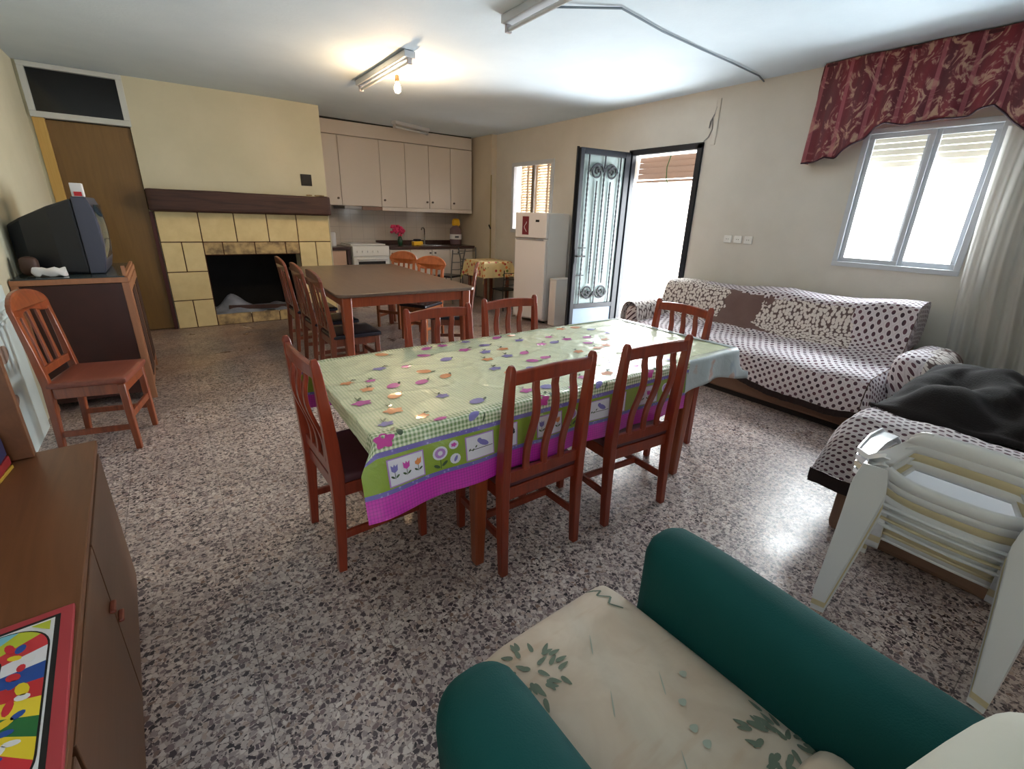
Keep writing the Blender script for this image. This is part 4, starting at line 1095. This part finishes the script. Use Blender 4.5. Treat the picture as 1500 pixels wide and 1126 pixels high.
cr.map(lambda p: p + Vector((.02 * noise.noise(p * 25), .02 * noise.noise(p * 25 + Vector((5, 0, 0))), .025 * noise.noise(p * 30 + Vector((9, 0, 0))))))
cr.map(lambda p: Vector((p.x, p.y, max(p.z, H + .009))))
tag(obj('crumpled_cloth', cr, M['paper'], smooth=50, weld=True), 'crumpled white cloth lying beside the television', 'cloth')
ob = MB().rbox((-.80, 4.60, H + .075), (.10, .10, .13), .04, 6)
tag(obj('brown_pouch', ob, plain('brown_leather', S(70, 48, 40), .6), smooth=60, weld=True), 'brown rounded pouch on the cabinet next to the left wall', 'pouch')

# white boards leaning between the sideboard and the chair
def wfn(a, b):
    y = 2.55 + 1.35 * a; z = .10 + .80 * b
    return Vector((XL + .035 + .012 * math.sin(a * 26) , y, z))
lb_ = thing('white_board', 'white ribbed board leaning on the left wall behind the wooden chair', 'board')
obj('board_face', MB().bb(XL + .004, XL + .03, 2.5, 4.15, .0, .96), M['wavy'], lb_, bevel=.004)
rb = MB()
for k in range(3): rb.bb(XL + .03, XL + .04, 2.5, 4.15, .86 - k * .05, .88 - k * .05)
obj('board_rib', rb, M['wavy'], lb_)
sm = MB()
for (yy, zz, ry, rz_) in ((3.72, .62, .10, .05), (3.62, .36, .10, .04), (3.3, .5, .12, .06)):
    sm = MB(); sm.prism([(yy + ry * math.cos(k * PI / 7), zz + rz_ * math.sin(k * PI / 7)) for k in range(14)], lambda y, z, q: Vector((q, y, z)), XL + .031, XL + .0325)
    obj('brown_blotch', sm, M['wavybrown'], lb_)  # flat brown patches on the board

# ------------------------------------------------------------------ sideboard in the near left
sd = thing('sideboard', 'low brown laminate sideboard in the near left corner', 'sideboard', (-.335, 2.085, 0), 3)
# local: origin = far front corner, +y away from camera, x to the right
L = 1.75; SX = -.56
obj('cabinet_body', MB().bb(SX, -.02, -L, 0, .0, .615), M['brownfront'], sd)
obj('cabinet_top', MB().bb(SX, .0, -L, .004, .617, .64), M['brownlam'], sd, bevel=.003)
for k in range(3):
    ya = -.02 - (k + 1) * .62 if k < 2 else -L + .01
    dd = obj('door', MB().bb(-.019, -.001, ya, ya + (.61 if k < 2 else .46), .05, .60), M['brownfront'], sd, bevel=.002)
    obj('handle', MB().bar([(.006, ya + (.05 if k != 1 else .60), .33 + .09 * (k == 1)), (.006, ya + (.0 if k != 1 else .55), .33 + .09 * (k == 1))], [(.010, .014)] * 2, side=(0, 0, 1)), plain('reddish_handle_%d' % k, S(134, 62, 44), .3), dd, bevel=.004)
up = MB(); up.bb(-.53, -.155, -.045, -.005, .642, 1.95)
o = obj('upright_panel', up, M['brownlam'], sd, bevel=.003); o['label'] = 'tall brown side panel of the upper shelf unit'
obj('shelf', MB().bb(-.53, -.15, -1.2, -.046, 1.45, 1.475), M['brownlam'], sd)
for k, (c, h, lab) in enumerate(((S(190, 150, 50), .012, 'yellow box at the bottom of the stack'), (S(150, 30, 36), .03, 'dark red box above the yellow one'), (S(34, 40, 84), .06, 'dark blue box on top of the stack'))):
    zz = .641 + [0, .013, .044][k]
    o = obj('game_box', MB().box((-.665 , 1.90, zz + h / 2), (.26, .18, h - .001), Matrix.Rotation(-.1 + .05 * k, 3, 'Z')), plain('box_print_%d' % k, c, .45), bevel=.002)
    tag(o, lab + ' on the sideboard', 'box', 'game boxes stacked on the sideboard')

# board game
bg = thing('board_game', 'colourful red-bordered track board game lying on the sideboard', 'board game', (-.294, 1.145, .6415), 184)
# local x -> left (-X), local y -> towards camera (-Y)
def flat(mb, poly, z): mb.prism(poly, lambda a, b, q: Vector((a, b, q)), z, z + .0006)
BW = .46
mb_b = MB().bb(0, BW, 0, BW, 0, .010); obj('board', mb_b, plain('board_red', S(176, 62, 70), .45), bg, bevel=.002)
bk = MB(); q0 = .020
bk.bb(q0, BW - q0, q0, BW - q0, .0101, .0108); obj('printed_border', bk, M['black'], bg)
inn = MB(); q1 = .028; inn.bb(q1, BW - q1, q1, BW - q1, .011, .0116); obj('printed_ground', inn, M['paper'], bg)
cols = [S(206, 50, 60), S(232, 206, 50), S(40, 110, 60), S(240, 214, 60), S(198, 50, 56), S(40, 80, 160), S(226, 226, 232), S(206, 60, 66), S(190, 200, 60), S(120, 190, 210)]
cm = [plain('board_ink_%d' % i, c, .45) for i, c in enumerate(cols)]
def rr(inset, rad, n=10):
    a = inset; b = BW - inset; pts = []
    for cx, cy, a0 in ((b - rad, b - rad, 0), (a + rad, b - rad, 90), (a + rad, a + rad, 180), (b - rad, a + rad, 270)):
        for k in range(n + 1): th = math.radians(a0 + 90 * k / n); pts.append((cx + rad * math.cos(th), cy + rad * math.sin(th)))
    return pts
tk = MB(); flat(tk, rr(.031, .075), .0117); obj('track_outline', tk, M['black'], bg)
# coloured squares along the track ring between two rounded rectangles
def ringpt(inset, rad, s):
    pts = rr(inset, rad, 10); n = len(pts)
    # arclength param
    ds = [math.dist(pts[i], pts[(i + 1) % n]) for i in range(n)]; tot = sum(ds); t = (s % 1) * tot
    for i in range(n):
        if t <= ds[i]:
            q = t / ds[i] if ds[i] else 0; a, b = pts[i], pts[(i + 1) % n]; return (a[0] + (b[0] - a[0]) * q, a[1] + (b[1] - a[1]) * q)
        t -= ds[i]
    return pts[0]
sq = MB(); NS = 34
for k in range(NS):
    ss = [(k + j / 4) / NS for j in range(5)]
    poly = [ringpt(.034, .072, s) for s in ss] + [ringpt(.094, .025, s) for s in reversed(ss)]
    flat(sq, poly, .0124); 
    for j in range(6): sq.m[-(j + 1)] = sq.m[-(j + 1)]
    nf = len(poly) + 2
    for j in range(nf): sq.m[-(j + 1)] = k % 10
obj('track_squares', sq, cm, bg)
bl_ = MB(); rnd = random.Random(5)
for k in range(NS * 2):
    s = (k + .3) / (NS * 2); a = ringpt(.034, .072, s); b = ringpt(.094, .025, s); q = rnd.uniform(.25, .75)
    cx, cy = a[0] + (b[0] - a[0]) * q, a[1] + (b[1] - a[1]) * q
    r1, r2, ro = rnd.uniform(.009, .017), rnd.uniform(.005, .009), rnd.uniform(0, 3)
    poly = [(cx + r1 * math.cos(t_) * math.cos(ro) - r2 * math.sin(t_) * math.sin(ro), cy + r1 * math.cos(t_) * math.sin(ro) + r2 * math.sin(t_) * math.cos(ro)) for t_ in [i * PI / 5 for i in range(10)]]
    flat(bl_, poly, .0131)
    c = rnd.choice([0, 0, 0, 1, 2, 3]); 
    for j in range(12): bl_.m[-(j + 1)] = c
obj('printed_shapes', bl_, [M['paper'], cm[1], cm[5], cm[0]], bg)
tk = MB(); flat(tk, rr(.098, .03), .0126); obj('inner_outline', tk, M['black'], bg)
tk = MB(); flat(tk, rr(.104, .026), .0133); obj('inner_field', tk, cm[0], bg)
cn = MB(); flat(cn, [(.034, .034), (.062, .034), (.034, .062)], .0124); obj('corner_print', cn, cm[8], bg)
tk = MB(); flat(tk, [(.115 + .1 * k % .2, .12 + .06 * k) if False else (x, y) for x, y in ((.12, .13), (.2, .12), (.22, .2), (.14, .26))], .014); tk_o = obj('centre_print', tk, cm[5], bg)

# ------------------------------------------------------------------ sofas
def soft(p, amp=.012, f=3.0): return p + Vector((amp * noise.noise(p * f), amp * noise.noise(p * f + Vector((7, 3, 1))), amp * noise.noise(p * f + Vector((2, 9, 5)))))
so = thing('sofa', 'long sofa under the blossom and polka dot throws along the right wall', 'sofa', (0, 0, 0))
SY_, SYB = .98, 3.20
b = MB(); b.bb(3.86, 4.70, SY_ - .02, SYB, .05, .30); obj('sofa_base', b, M['sofabase'], so, bevel=.02)
b = MB(); b.rbox((4.19, (SY_ + SYB) / 2, .35), (.66, SYB - SY_ - .04, .18), .05, 8); obj('seat_cushion', b, M['sofabase'], so, smooth=60, weld=True)
b = MB(); b.rbox((4.57, (SY_ + SYB) / 2, .52), (.26, SYB - SY_, .58), .08, 8); obj('backrest', b, M['sofabase'], so, smooth=60, weld=True)
b = MB(); b.rbox((4.27, SYB - .0, .36), (.78, .18, .50), .07, 8)
for i, p in enumerate(b.v): b.uv[i] = (p.x * 1.0, p.y + p.z)
obj('armrest', b, M['dots'], so, smooth=60)
obj('plinth', MB().bb(3.90, 4.68, SY_, SYB - .03, .0, .05), M['sofadark'], so)
# throw profile (x,z) from behind the back over the seat to the hem
def prof(t, y):
    k = (y - SY_) / (SYB - SY_)
    top = .845 + .07 * (1 - k) + .012 * math.sin(y * 7)
    P_ = [(4.73, .60), (4.72, top - .05), (4.64, top), (4.52, top - .01), (4.45, top - .06), (4.40, .62), (4.36, .52), (4.30, .475), (4.10, .455), (3.92, .45), (3.83, .42), (3.80, .34), (3.80, .25)]
    n = len(P_) - 1; q = t * n; i = min(int(q), n - 1); f = q - i
    # smooth
    def cr_(a, b, c, d, f): return .5 * ((2 * b) + (-a + c) * f + (2 * a - 5 * b + 4 * c - d) * f * f + (-a + 3 * b - 3 * c + d) * f ** 3)
    g_ = lambda j: P_[max(0, min(n, j))]
    return (cr_(g_(i - 1)[0], g_(i)[0], g_(i + 1)[0], g_(i + 2)[0], f), cr_(g_(i - 1)[1], g_(i)[1], g_(i + 1)[1], g_(i + 2)[1], f))
def hemz(y):   # sagging hem
    return .36 - .19 * math.sin(max(0, min(1, (2.35 - y) / 1.5)) * PI * .75)
def thr(a, b, t0, t1, off=0):
    y = SY_ + .0 + (SYB - SY_) * a
    t = t0 + (t1 - t0) * b
    x, z = prof(t, y)
    if t > .86:
        hz = hemz(y); z = .42 + (hz - .42) * (t - .86) / .14
        x -= .02 * math.sin((t - .86) / .14 * 1.5)
    wr = .012 * noise.noise(Vector((y * 4, t * 9, 0))) + .006 * noise.noise(Vector((y * 14, t * 16, 3)))
    return Vector((x - .012 - off + wr, y, z + .012 + off + wr))
g = MB(); g.grid(lambda a, b: thr(a, b, 0, .58), 90, 50, uvf=lambda a, b: (2.2 * (1 - a), 1.12 * b))
g.grid(lambda a, b: Vector((thr(0, .25 + .75 * a, 0, .58).x, SY_ - .004 - .012 * math.sin(b * 3), max(.3, thr(0, .25 + .75 * a, 0, .58).z - .34 * b))), 40, 10, uvf=lambda a, b: (2.3 + .3 * b, 1.12 * a))
o = obj('blossom_throw', g, [M['blossom'], M['dots']], smooth=70)
me = o.data; me.materials  # dotted lining shows along the top edge and at the window end
for p in me.polygons:
    c = p.center
    wob = .06 * noise.noise(Vector((c.y * 3, 0, 0)))
    if c.y < SY_ or c.y < SY_ + .33 + .25 * max(0, c.z - .5) + wob or (c.z > .80 + .05 * (1 - (c.y - SY_) / 2.2) + .1 * max(0, (c.y - 2.2)) and c.x > 4.38 and c.y < 2.75): p.material_index = 1
tag(o, 'brown throw with cream blossom clusters over the back of the long sofa', 'throw', 'throws on the sofas')
g = MB(); g.grid(lambda a, b: thr(a, b, .52, 1.0, .006), 90, 40, uvf=lambda a, b: (2.2 * (1 - a), .95 + .75 * b))
def hemf(a, b):
    p = thr(a, 1.0, .52, 1.0, .006); return Vector((p.x - .004 + .003 * math.sin(a * 400), p.y, p.z - .05 * b))
g.grid(hemf, 180, 2, m=1)
g.grid(lambda a, b: Vector((thr(0, a, .52, 1, .006).x, SY_ - .006 - .10 * b ** .7, max(.10, thr(0, a, .52, 1, .006).z - .22 * b))), 30, 10, uvf=lambda a, b: (2.25 + .3 * b, .95 + .75 * a))
o = obj('polka_dot_throw', g, [M['dots'], M['fringe']], smooth=70)
tag(o, 'white polka dot throw with dark fringe sagging over the seat of the long sofa', 'throw', 'throws on the sofas')
# arm cover at the door end
g = MB().grid(lambda a, b: Vector((3.86 + .75 * b + .008 * noise.noise(Vector((a * 5, b * 5, 1))), SYB - .0 + .115 * math.cos((1 - a) * PI) * (1 if True else 0), .42 + .23 * math.sin((1 - a) * PI) ** .6)), 24, 30, uvf=lambda a, b: (.3 * a, .8 * b))
tag(obj('arm_cover', g, M['blossom'], smooth=70), 'blossom print cover over the door-end arm of the long sofa', 'throw', 'throws on the sofas')

# loveseat in the corner by the window
lv = thing('loveseat', 'second sofa covered in polka dots in the corner below the window', 'sofa', (0, 0, 0))
b = MB(); b.bb(2.50, 4.2, -.25, .64, .0, .28); obj('sofa_base', b, M['sofabase'], lv, bevel=.03)
def lsoft(p): return p
b = MB(); b.rbox((2.68, .20, .40), (.34, .98, .36), .12, 9); b.map(lambda p: soft(p, .015, 4)); obj('armrest', b, M['sofabase'], lv, smooth=60, weld=True)
b = MB(); b.rbox((3.45, .25, .36), (1.35, .95, .22), .07, 9); obj('seat_cushion', b, M['sofabase'], lv, smooth=60, weld=True)
b = MB(); b.rbox((3.45, -.25, .58), (1.9, .24, .6), .1, 9); obj('backrest', b, M['sofabase'], lv, smooth=60, weld=True)
# draped cover over arm and seat
def lcov(a, b):
    # a across x from the outer arm face to the right, b from back to the front hem
    U = [(2.455, .30), (2.475, .42), (2.50, .52), (2.58, .59), (2.70, .60), (2.82, .56), (2.90, .50), (3.1, .485), (3.5, .485), (3.95, .50), (4.25, .60)]
    n = len(U) - 1; q = a * n; i = min(int(q), n - 1); f = q - i
    x = U[i][0] + (U[i + 1][0] - U[i][0]) * f; z = U[i][1] + (U[i + 1][1] - U[i][1]) * f
    y = -.15 + 1.0 * b
    if b > .78:
        k = (b - .78) / .22; y = .63 + .13 * math.sin(k * PI / 2); z2 = z - (z - .30) * (1 - math.cos(k * PI / 2)); z = z2
    if a < .1: z += .10 * (1 - b) * 0
    w_ = .012 * noise.noise(Vector((x * 5, y * 5, 1))) + .006 * noise.noise(Vector((x * 15, y * 15, 2)))
    return Vector((x + w_, y + w_, z + w_ + .006))
def s_len(a): return 2.2 * a
g = MB().grid(lcov, 80, 50, uvf=lambda a, b: (1.75 * a * 1.15, 1.15 * b))
for side in (0, 1):
    if side == 0: g.grid(lambda a, b: lcov(0, a) + Vector((-.004, 0, -.07 * b)), 80, 2, m=1)
    else: g.grid(lambda a, b: lcov(a, 1) + Vector((0, .004, -.06 * b)), 80, 2, m=1)
tag(obj('polka_dot_cover', g, [M['dots2'] if 'dots2' in M else M['dots'], M['fringe']], smooth=70), 'polka dot cover with dark fringe over the arm and seat of the corner sofa', 'throw', 'throws on the sofas')
# dotted hump and blossom patch toward the window corner
b = MB().rbox((4.28, .80, .44), (.66, .32, .42), .13, 10); b.map(lambda p: soft(p, .02, 4))
for i, p in enumerate(b.v): b.uv[i] = (.2 + (p.y - .6) * 1.0 - .8 * p.z, .6 + (p.x - 4.28) * 1.0 + .3 * p.z)
o = obj('corner_cushion', b, [M['dots'], M['blossom']], smooth=70)
for p in o.data.polygons:
    if p.center.y < .78: p.material_index = 1
tag(o, 'bulky cushion wrapped in the throws where the two sofas meet', 'cushion')
# dark blanket
def blk_(a, b):
    x = 2.86 + 1.0 * a; y = .74 - .70 * b - .06 * a
    zs = .615 - .105 * min(1, max(0, (x - 2.68) / .24)); zs += .25 * max(0, x - 3.4)
    e = math.sin(a * PI) ** .55 * math.sin(b * PI) ** .55
    z = zs + .015 + .17 * e * (1 + .9 * noise.noise(Vector((a * 3, b * 3, 4)))) + .03 * e * noise.noise(Vector((a * 9, b * 7, 1)))
    ed = .035 * noise.noise(Vector((a * 4, b * 4, 8))); rr_ = .12; x += (rr_ * max(0, 1 - a * 4)) * (abs(b - .5) * 2) ** 2
    if y > .66: z = min(z, .66 - (y - .66) * .5)
    return Vector((x + ed, y + ed, z))
g = MB().grid(blk_, 50, 36)
tag(obj('dark_blanket', g, M['blanket'], smooth=70, solid=.012), 'black-brown fleece blanket heaped on the corner sofa', 'blanket')

# ------------------------------------------------------------------ plastic chairs
def plastic_chair(mat):
    """local: rear faces -x, width along y, origin under the middle"""
    t = thing('plastic_chair', '', 'chair')
    # back shell: 2D outline in (y, z); leans to -x with height, curved in plan
    def bx_(y, z): return -.20 - .16 * max(0, z - .40) ** 1.1 + .55 * y * y * min(1, max(0, (z - .3) * 2.4))
    th = .005
    def strip(name, pts_top, pts_bot, n=24):
        b = MB()
        def fn(a, q):
            y = pts_top[0][0]
        return b
    def band(name, zt, zb, yt, yb, bulge=.012, n=26, m=5):
        """curved horizontal band between heights, yt/yb half widths"""
        b = MB()
        def fn(a, q):
            z = zt(a) + (zb(a) - zt(a)) * q; hw = yt + (yb - yt) * q
            y = (a * 2 - 1) * hw
            return Vector((bx_(y, z) - bulge * math.sin(q * PI), y, z))
        b.grid(fn, n, m); return obj(name, b, mat, t, smooth=70, solid=.007)
    s_ = lambda a: (a * 2 - 1)
    band('backrest_rail', lambda a: .748 - .010 * s_(a) ** 2 - .03 * s_(a) ** 8, lambda a: .685 - .005 * s_(a) ** 2, .145, .165)
    band('backrest_band', lambda a: .548 + .06 * s_(a) ** 4, lambda a: .500 + .05 * s_(a) ** 4, .215, .220, .010)
    for s in (-1, 1):   # stiles joining rail and band
        b = MB()
        def fn(a, q, s=s):
            z = .742 - .17 * q; y = s * (.095 + .055 * a + (.085 + .03 * a) * q ** 1.3)
            z -= .03 * a ** 3 * (1 - q)
            return Vector((bx_(y, z) - .004, y, z))
        b.grid(fn, 6, 8); obj('back_stile', b, mat, t, smooth=70, solid=.007)
    # arms: flow from the back forward, curving down into the front legs
    for s in (-1, 1):
        b = MB()
        path = [(-.275, .185, .625), (-.25, .225, .588), (-.18, .27, .575), (0, .285, .575), (.14, .285, .565), (.20, .28, .53), (.225, .27, .45), (.25, .27, .2), (.265, .275, 0)]
        wd = [.02, .035, .05, .06, .06, .055, .05, .04, .035]
        rings = []
        for i, (x, y, z) in enumerate(path):
            p0 = Vector(path[max(0, i - 1)]); p1 = Vector(path[min(len(path) - 1, i + 1)]); tt = (p1 - p0).normalized()
            side = Vector((0, 1, 0)); nn = tt.cross(side).normalized()
            c = Vector((x, y * 1.0, z))
            w_ = wd[i] / 2
            rings.append([Vector((q.x, s * q.y, q.z)) for q in (c - side * w_ - nn * .004, c + side * w_ - nn * .004, c + side * (w_ + .002) + nn * .014, c + side * (w_ - .004) + nn * .014, c + side * (w_ - .006) + nn * .002, c - side * w_ + nn * .002)])
        b.loft(rings); obj('arm', b, mat, t, smooth=50)
        # rear leg: wide, folded section flaring out and back
        b = MB(); rings = []
        for k in range(13):
            q = k / 12; z = .59 * (1 - q)
            yc = .205 + .035 * q; xc = -.245 - .055 * q - .05 * (1 - q) ** 4
            w_ = .125 * (1 - q) + .048 * q
            if q < .15: w_ *= .6 + .4 * q / .15
            rings.append([Vector((xc, s * (yc - w_ * .5), z)), Vector((xc - .012, s * (yc + w_ * .4), z)), Vector((xc + .05, s * (yc + w_ * .5), z)), Vector((xc + .05, s * (yc + w_ * .5 - .006), z)), Vector((xc - .004, s * (yc + w_ * .4 - .008), z)), Vector((xc + .006, s * (yc - w_ * .5), z))])
        b.loft(rings); obj('leg', b, mat, t, smooth=50)
    # rear apron with slots, under the seat
    b = MB(); ya, yb = -.20, .20
    zs = [.475, .455, .445, .425, .41, .395, .365]
    def ap(y0, y1, z0, z1):
        b.grid(lambda a, q: Vector((bx_(y0 + (y1 - y0) * a, .40) + .030, y0 + (y1 - y0) * a, z0 + (z1 - z0) * q - .10 * max(0, abs(y0 + (y1 - y0) * a) - .14))), 20, 1)
    ap(ya, yb, .48, .452); ap(ya, -.15, .452, .375); ap(.15, yb, .452, .375); ap(-.15, .15, .436, .418); ap(-.15, .15, .402, .355)
    ap(ya, -.15, .375, .30); ap(.15, yb, .375, .30); ap(-.15, .15, .355, .345)
    obj('slotted_apron', b, mat, t, smooth=70, solid=.006)
    # seat
    b = MB()
    b.grid(lambda a, q: Vector((-.205 + .44 * a, (q * 2 - 1) * (.215 + .02 * a), .415 + .02 * a - .02 * math.sin(a * PI) + .012 * (q * 2 - 1) ** 2 - .03 * max(0, a - .9) * 10)), 20, 16)
    obj('seat', b, mat, t, smooth=70, solid=.007)
    return t
G3 = 'stacked plastic garden chairs'
PCX, PCY, PRZ = 2.17, .182, 0
pw = plastic_chair(M['plastic']); pbg = plastic_chair(M['plasticbeige'])
labs = ['white plastic garden chair at the bottom of the stack', 'beige plastic garden chair, second from the bottom of the stack', 'white plastic garden chair just under the topmost one', 'white plastic garden chair on top of the stack']
for i in range(4):
    src = pbg if i == 1 else pw
    loc = (PCX - .010 * i, PCY, .0 + .031 * i)
    if i == 0: pw.location = loc; pw.rotation_euler.z = math.radians(PRZ); pw['label'] = labs[0]; pw['group'] = G3
    elif i == 1: pbg.location = loc; pbg.rotation_euler.z = math.radians(PRZ); pbg['label'] = labs[1]; pbg['group'] = G3
    else: dup(pw, loc, PRZ, labs[i], G3)

# ------------------------------------------------------------------ green armchair
ga = thing('armchair', 'green armchair with cream leaf-print cushion in the foreground', 'armchair', (0, 0, 0))
b = MB(); b.bb(.42, .98, -.05, .70, .06, .30); obj('chair_base', b, M['green'], ga, bevel=.03)
for fx in (.36, 1.0):
    for fy in (-.10, .52): obj('foot', MB().lathe([(.022, 0), (.028, .07)], (fx, fy, 0), 12), M['black'], ga)
for nm, cx, w_, y1, xs_ in (('left', .34, .19, .60, 0), ('right', 1.02, .19, .66, 0)):
    b = MB(); y0 = -.18
    b.rbox((cx, (y0 + y1) / 2, .34), (w_, y1 - y0, .56), .085, 12)
    b.map(lambda p, cx=cx: soft(Vector((p.x + (.02 * (p.y) if cx > .6 else -.0), p.y, p.z - .02 * max(0, .3 - p.y))), .012, 3))
    obj('armrest', b, M['green'], ga, smooth=60, weld=True)
cu = MB(); CXm, CYm = .70, .37
def cus(a, b_):
    x = .455 + (.93 - .455) * a + .03 * (1 - b_) * a; y = .06 + (.735 - .06) * b_
    e = (1 - (2 * a - 1) ** 6) * (1 - (2 * b_ - 1) ** 8)
    z = .36 + .065 * max(0, e) ** .5 + .012 * math.sin(a * PI) * math.sin(b_ * PI)
    return Vector((x, y + .015 * (a) * b_, z))
cu.grid(cus, 36, 40)
cu.grid(lambda a, b_: Vector((cus(a, 1).x, cus(a, 1).y + .012 * math.sin(b_ * PI), .36 - .10 * b_)), 36, 6)
cu.grid(lambda a, b_: Vector((cus(0, a).x - .01 * math.sin(b_ * PI), cus(0, a).y, .36 - .10 * b_)), 40, 6)
cu.grid(lambda a, b_: Vector((cus(1, a).x + .01 * math.sin(b_ * PI), cus(1, a).y, .36 - .10 * b_)), 40, 6)
def cdec(poly, m):
    n = len(poly); cu_ = (sum(p[0] for p in poly) / n, sum(p[1] for p in poly) / n)
    vs = [cus(*cu_) + Vector((0, 0, .003))] + [cus(*p) + Vector((0, 0, .003)) for p in poly]
    cu.add(vs, [(0, 1 + i, 1 + (i + 1) % n) for i in range(n)], m)
def leaf_(a, b_, r1, r2, rot, m=1):
    asp = .475 / .675
    pts = []
    for k in range(12):
        th = k * PI / 6; x = r1 * math.cos(th); y = r2 * math.sin(th) * (1 - .4 * math.cos(th)); X = x * math.cos(rot) - y * math.sin(rot); Y_ = x * math.sin(rot) + y * math.cos(rot)
        pts.append((min(.99, max(.01, a + X / .475)), min(.99, max(.01, b_ + Y_ / .675))))
    cdec(pts, m)
rnd = random.Random(3)
for (ca, cb, n, R_) in ((.15, .80, 30, .085), (.84, .17, 36, .09)):
    for k in range(n):
        th = rnd.uniform(0, 2 * PI); r = R_ * math.sqrt(rnd.uniform(.03, 1))
        leaf_(ca + r * math.cos(th) / .475, cb + r * math.sin(th) / .675, .016, .0055, th + rnd.uniform(-.5, .5))
for (p, q) in (((.80, .985), (.86, .93)), ((.86, .93), (.80, .915)), ((.80, .915), (.86, .875)), ((.86, .875), (.80, .85)), ((.80, .85), (.845, .80))):
    dx, dy = (q[0] - p[0]) * .475, (q[1] - p[1]) * .675; l = math.hypot(dx, dy); nx, ny = -dy / l * .003, dx / l * .003
    cdec([(p[0] + nx / .475, p[1] + ny / .675), (q[0] + nx / .475, q[1] + ny / .675), (q[0] - nx / .475, q[1] - ny / .675), (p[0] - nx / .475, p[1] - ny / .675)], 1)
for (a, b_) in ((.62, .42), (.55, .30), (.56, .35), (.75, .48)): leaf_(a, b_, .010, .008, 0, 2)
for (a, b_, ro) in ((.5, .75, .9), (.35, .55, .9), (.62, .5, .9), (.4, .3, .95)): leaf_(a, b_, .03, .0015, ro, 2)
obj('seat_cushion', cu, [M['cushion'], M['leafprint'], M['leafprint2']], ga, smooth=60)
bk = MB()
bk.rbox((.76, -.10, .52), (.62, .24, .44), .10, 12, M=Matrix.Rotation(math.radians(-14), 3, 'Z') @ Matrix.Rotation(math.radians(6), 3, 'X'))
bk.map(lambda p: soft(p, .02, 3.5)); obj('backrest', bk, M['backcream'], ga, smooth=60, weld=True)
b = MB().rbox((.70, .06, .40), (.46, .16, .14), .06, 8); b.map(lambda p: soft(p, .01, 5)); obj('lower_back_cushion', b, M['cushion'], ga, smooth=60, weld=True)

# ------------------------------------------------------------------ bright exterior, added so the openings look white
struct('wall_outside_added', MB().bb(9.0, 9.2, -14, 22, -.1, 5.0), plain('whitewash', S(236, 232, 226), .8), 'sunlit white wall added so the door and window look blown out')
struct('ground_outside_added', MB().bb(5.0, 9.0, -14, 22, -.12, -.005), plain('sunlit_paving', S(220, 214, 204), .8), 'pale paving added outside as part of the bright exterior')

# ------------------------------------------------------------------ light
wd = bpy.data.worlds.new('sky'); bpy.context.scene.world = wd; wd.use_nodes = True
bgn = wd.node_tree.nodes['Background']; bgn.inputs[0].default_value = (.90, .95, 1.0, 1); bgn.inputs[1].default_value = 1.3
def area(name, loc, rot, sx, sy, e, col):
    l = bpy.data.lights.new(name, 'AREA'); l.shape = 'RECTANGLE'; l.size = sx; l.size_y = sy; l.energy = e; l.color = col
    o = bpy.data.objects.new(name, l); COL.objects.link(o); o.location = loc; o.rotation_euler = rot; return o
area('daylight_door', (XR + .75, (DY0 + DY1) / 2, 1.2), (0, math.radians(90), 0), 2.6, 2.6, 180, (.90, .96, 1.0))
area('daylight_window', (XR + .65, (WY0 + WY1) / 2, 1.85), (0, math.radians(90), 0), 2.0, 1.9, 170, (.86, .95, 1.0))
area('daylight_small_window', (XR + .55, (SY0 + SY1) / 2, 1.9), (0, math.radians(90), 0), 1.6, 1.4, 60, (.95, .96, 1.0))
sl = bpy.data.lights.new('sun', 'SUN'); sl.energy = 9; sl.angle = .01; sl.color = (1, .97, .92)
so_ = bpy.data.objects.new('sun', sl); COL.objects.link(so_); so_.rotation_euler = Vector((.57, -.12, -.81)).to_track_quat('-Z', 'Y').to_euler()
pl = bpy.data.lights.new('bulb_light', 'POINT'); pl.energy = 15; pl.color = (1, .66, .36); pl.shadow_soft_size = .035
po = bpy.data.objects.new('bulb_light', pl); COL.objects.link(po); po.location = (2.01, 4.70, 2.46)

# ------------------------------------------------------------------ camera
cam = bpy.data.cameras.new('camera'); co = bpy.data.objects.new('camera', cam); COL.objects.link(co)
f_px = 673.07
cam.sensor_fit = 'HORIZONTAL'; cam.sensor_width = 36; cam.lens = f_px / 1500 * 36
cam.clip_start = .02
yaw, pit, rol = map(math.radians, (36.2904, 20.0599, 1.8769))
fw_ = Vector((math.sin(yaw), math.cos(yaw), 0)); rt = Vector((math.cos(yaw), -math.sin(yaw), 0)); up_ = Vector((0, 0, 1))
f2 = fw_ * math.cos(pit) - up_ * math.sin(pit); u2 = up_ * math.cos(pit) + fw_ * math.sin(pit)
r3 = rt * math.cos(rol) + u2 * math.sin(rol); u3 = -rt * math.sin(rol) + u2 * math.cos(rol)
Mx = Matrix((r3, u3, -f2)).transposed().to_4x4(); Mx.translation = Vector((0, 0, 1.45))
co.matrix_world = Mx
sc_ = bpy.context.scene; sc_.camera = co
sc_.view_settings.view_transform = 'Standard'; sc_.view_settings.look = 'None'; sc_.view_settings.exposure = 1.5; sc_.view_settings.gamma = 1
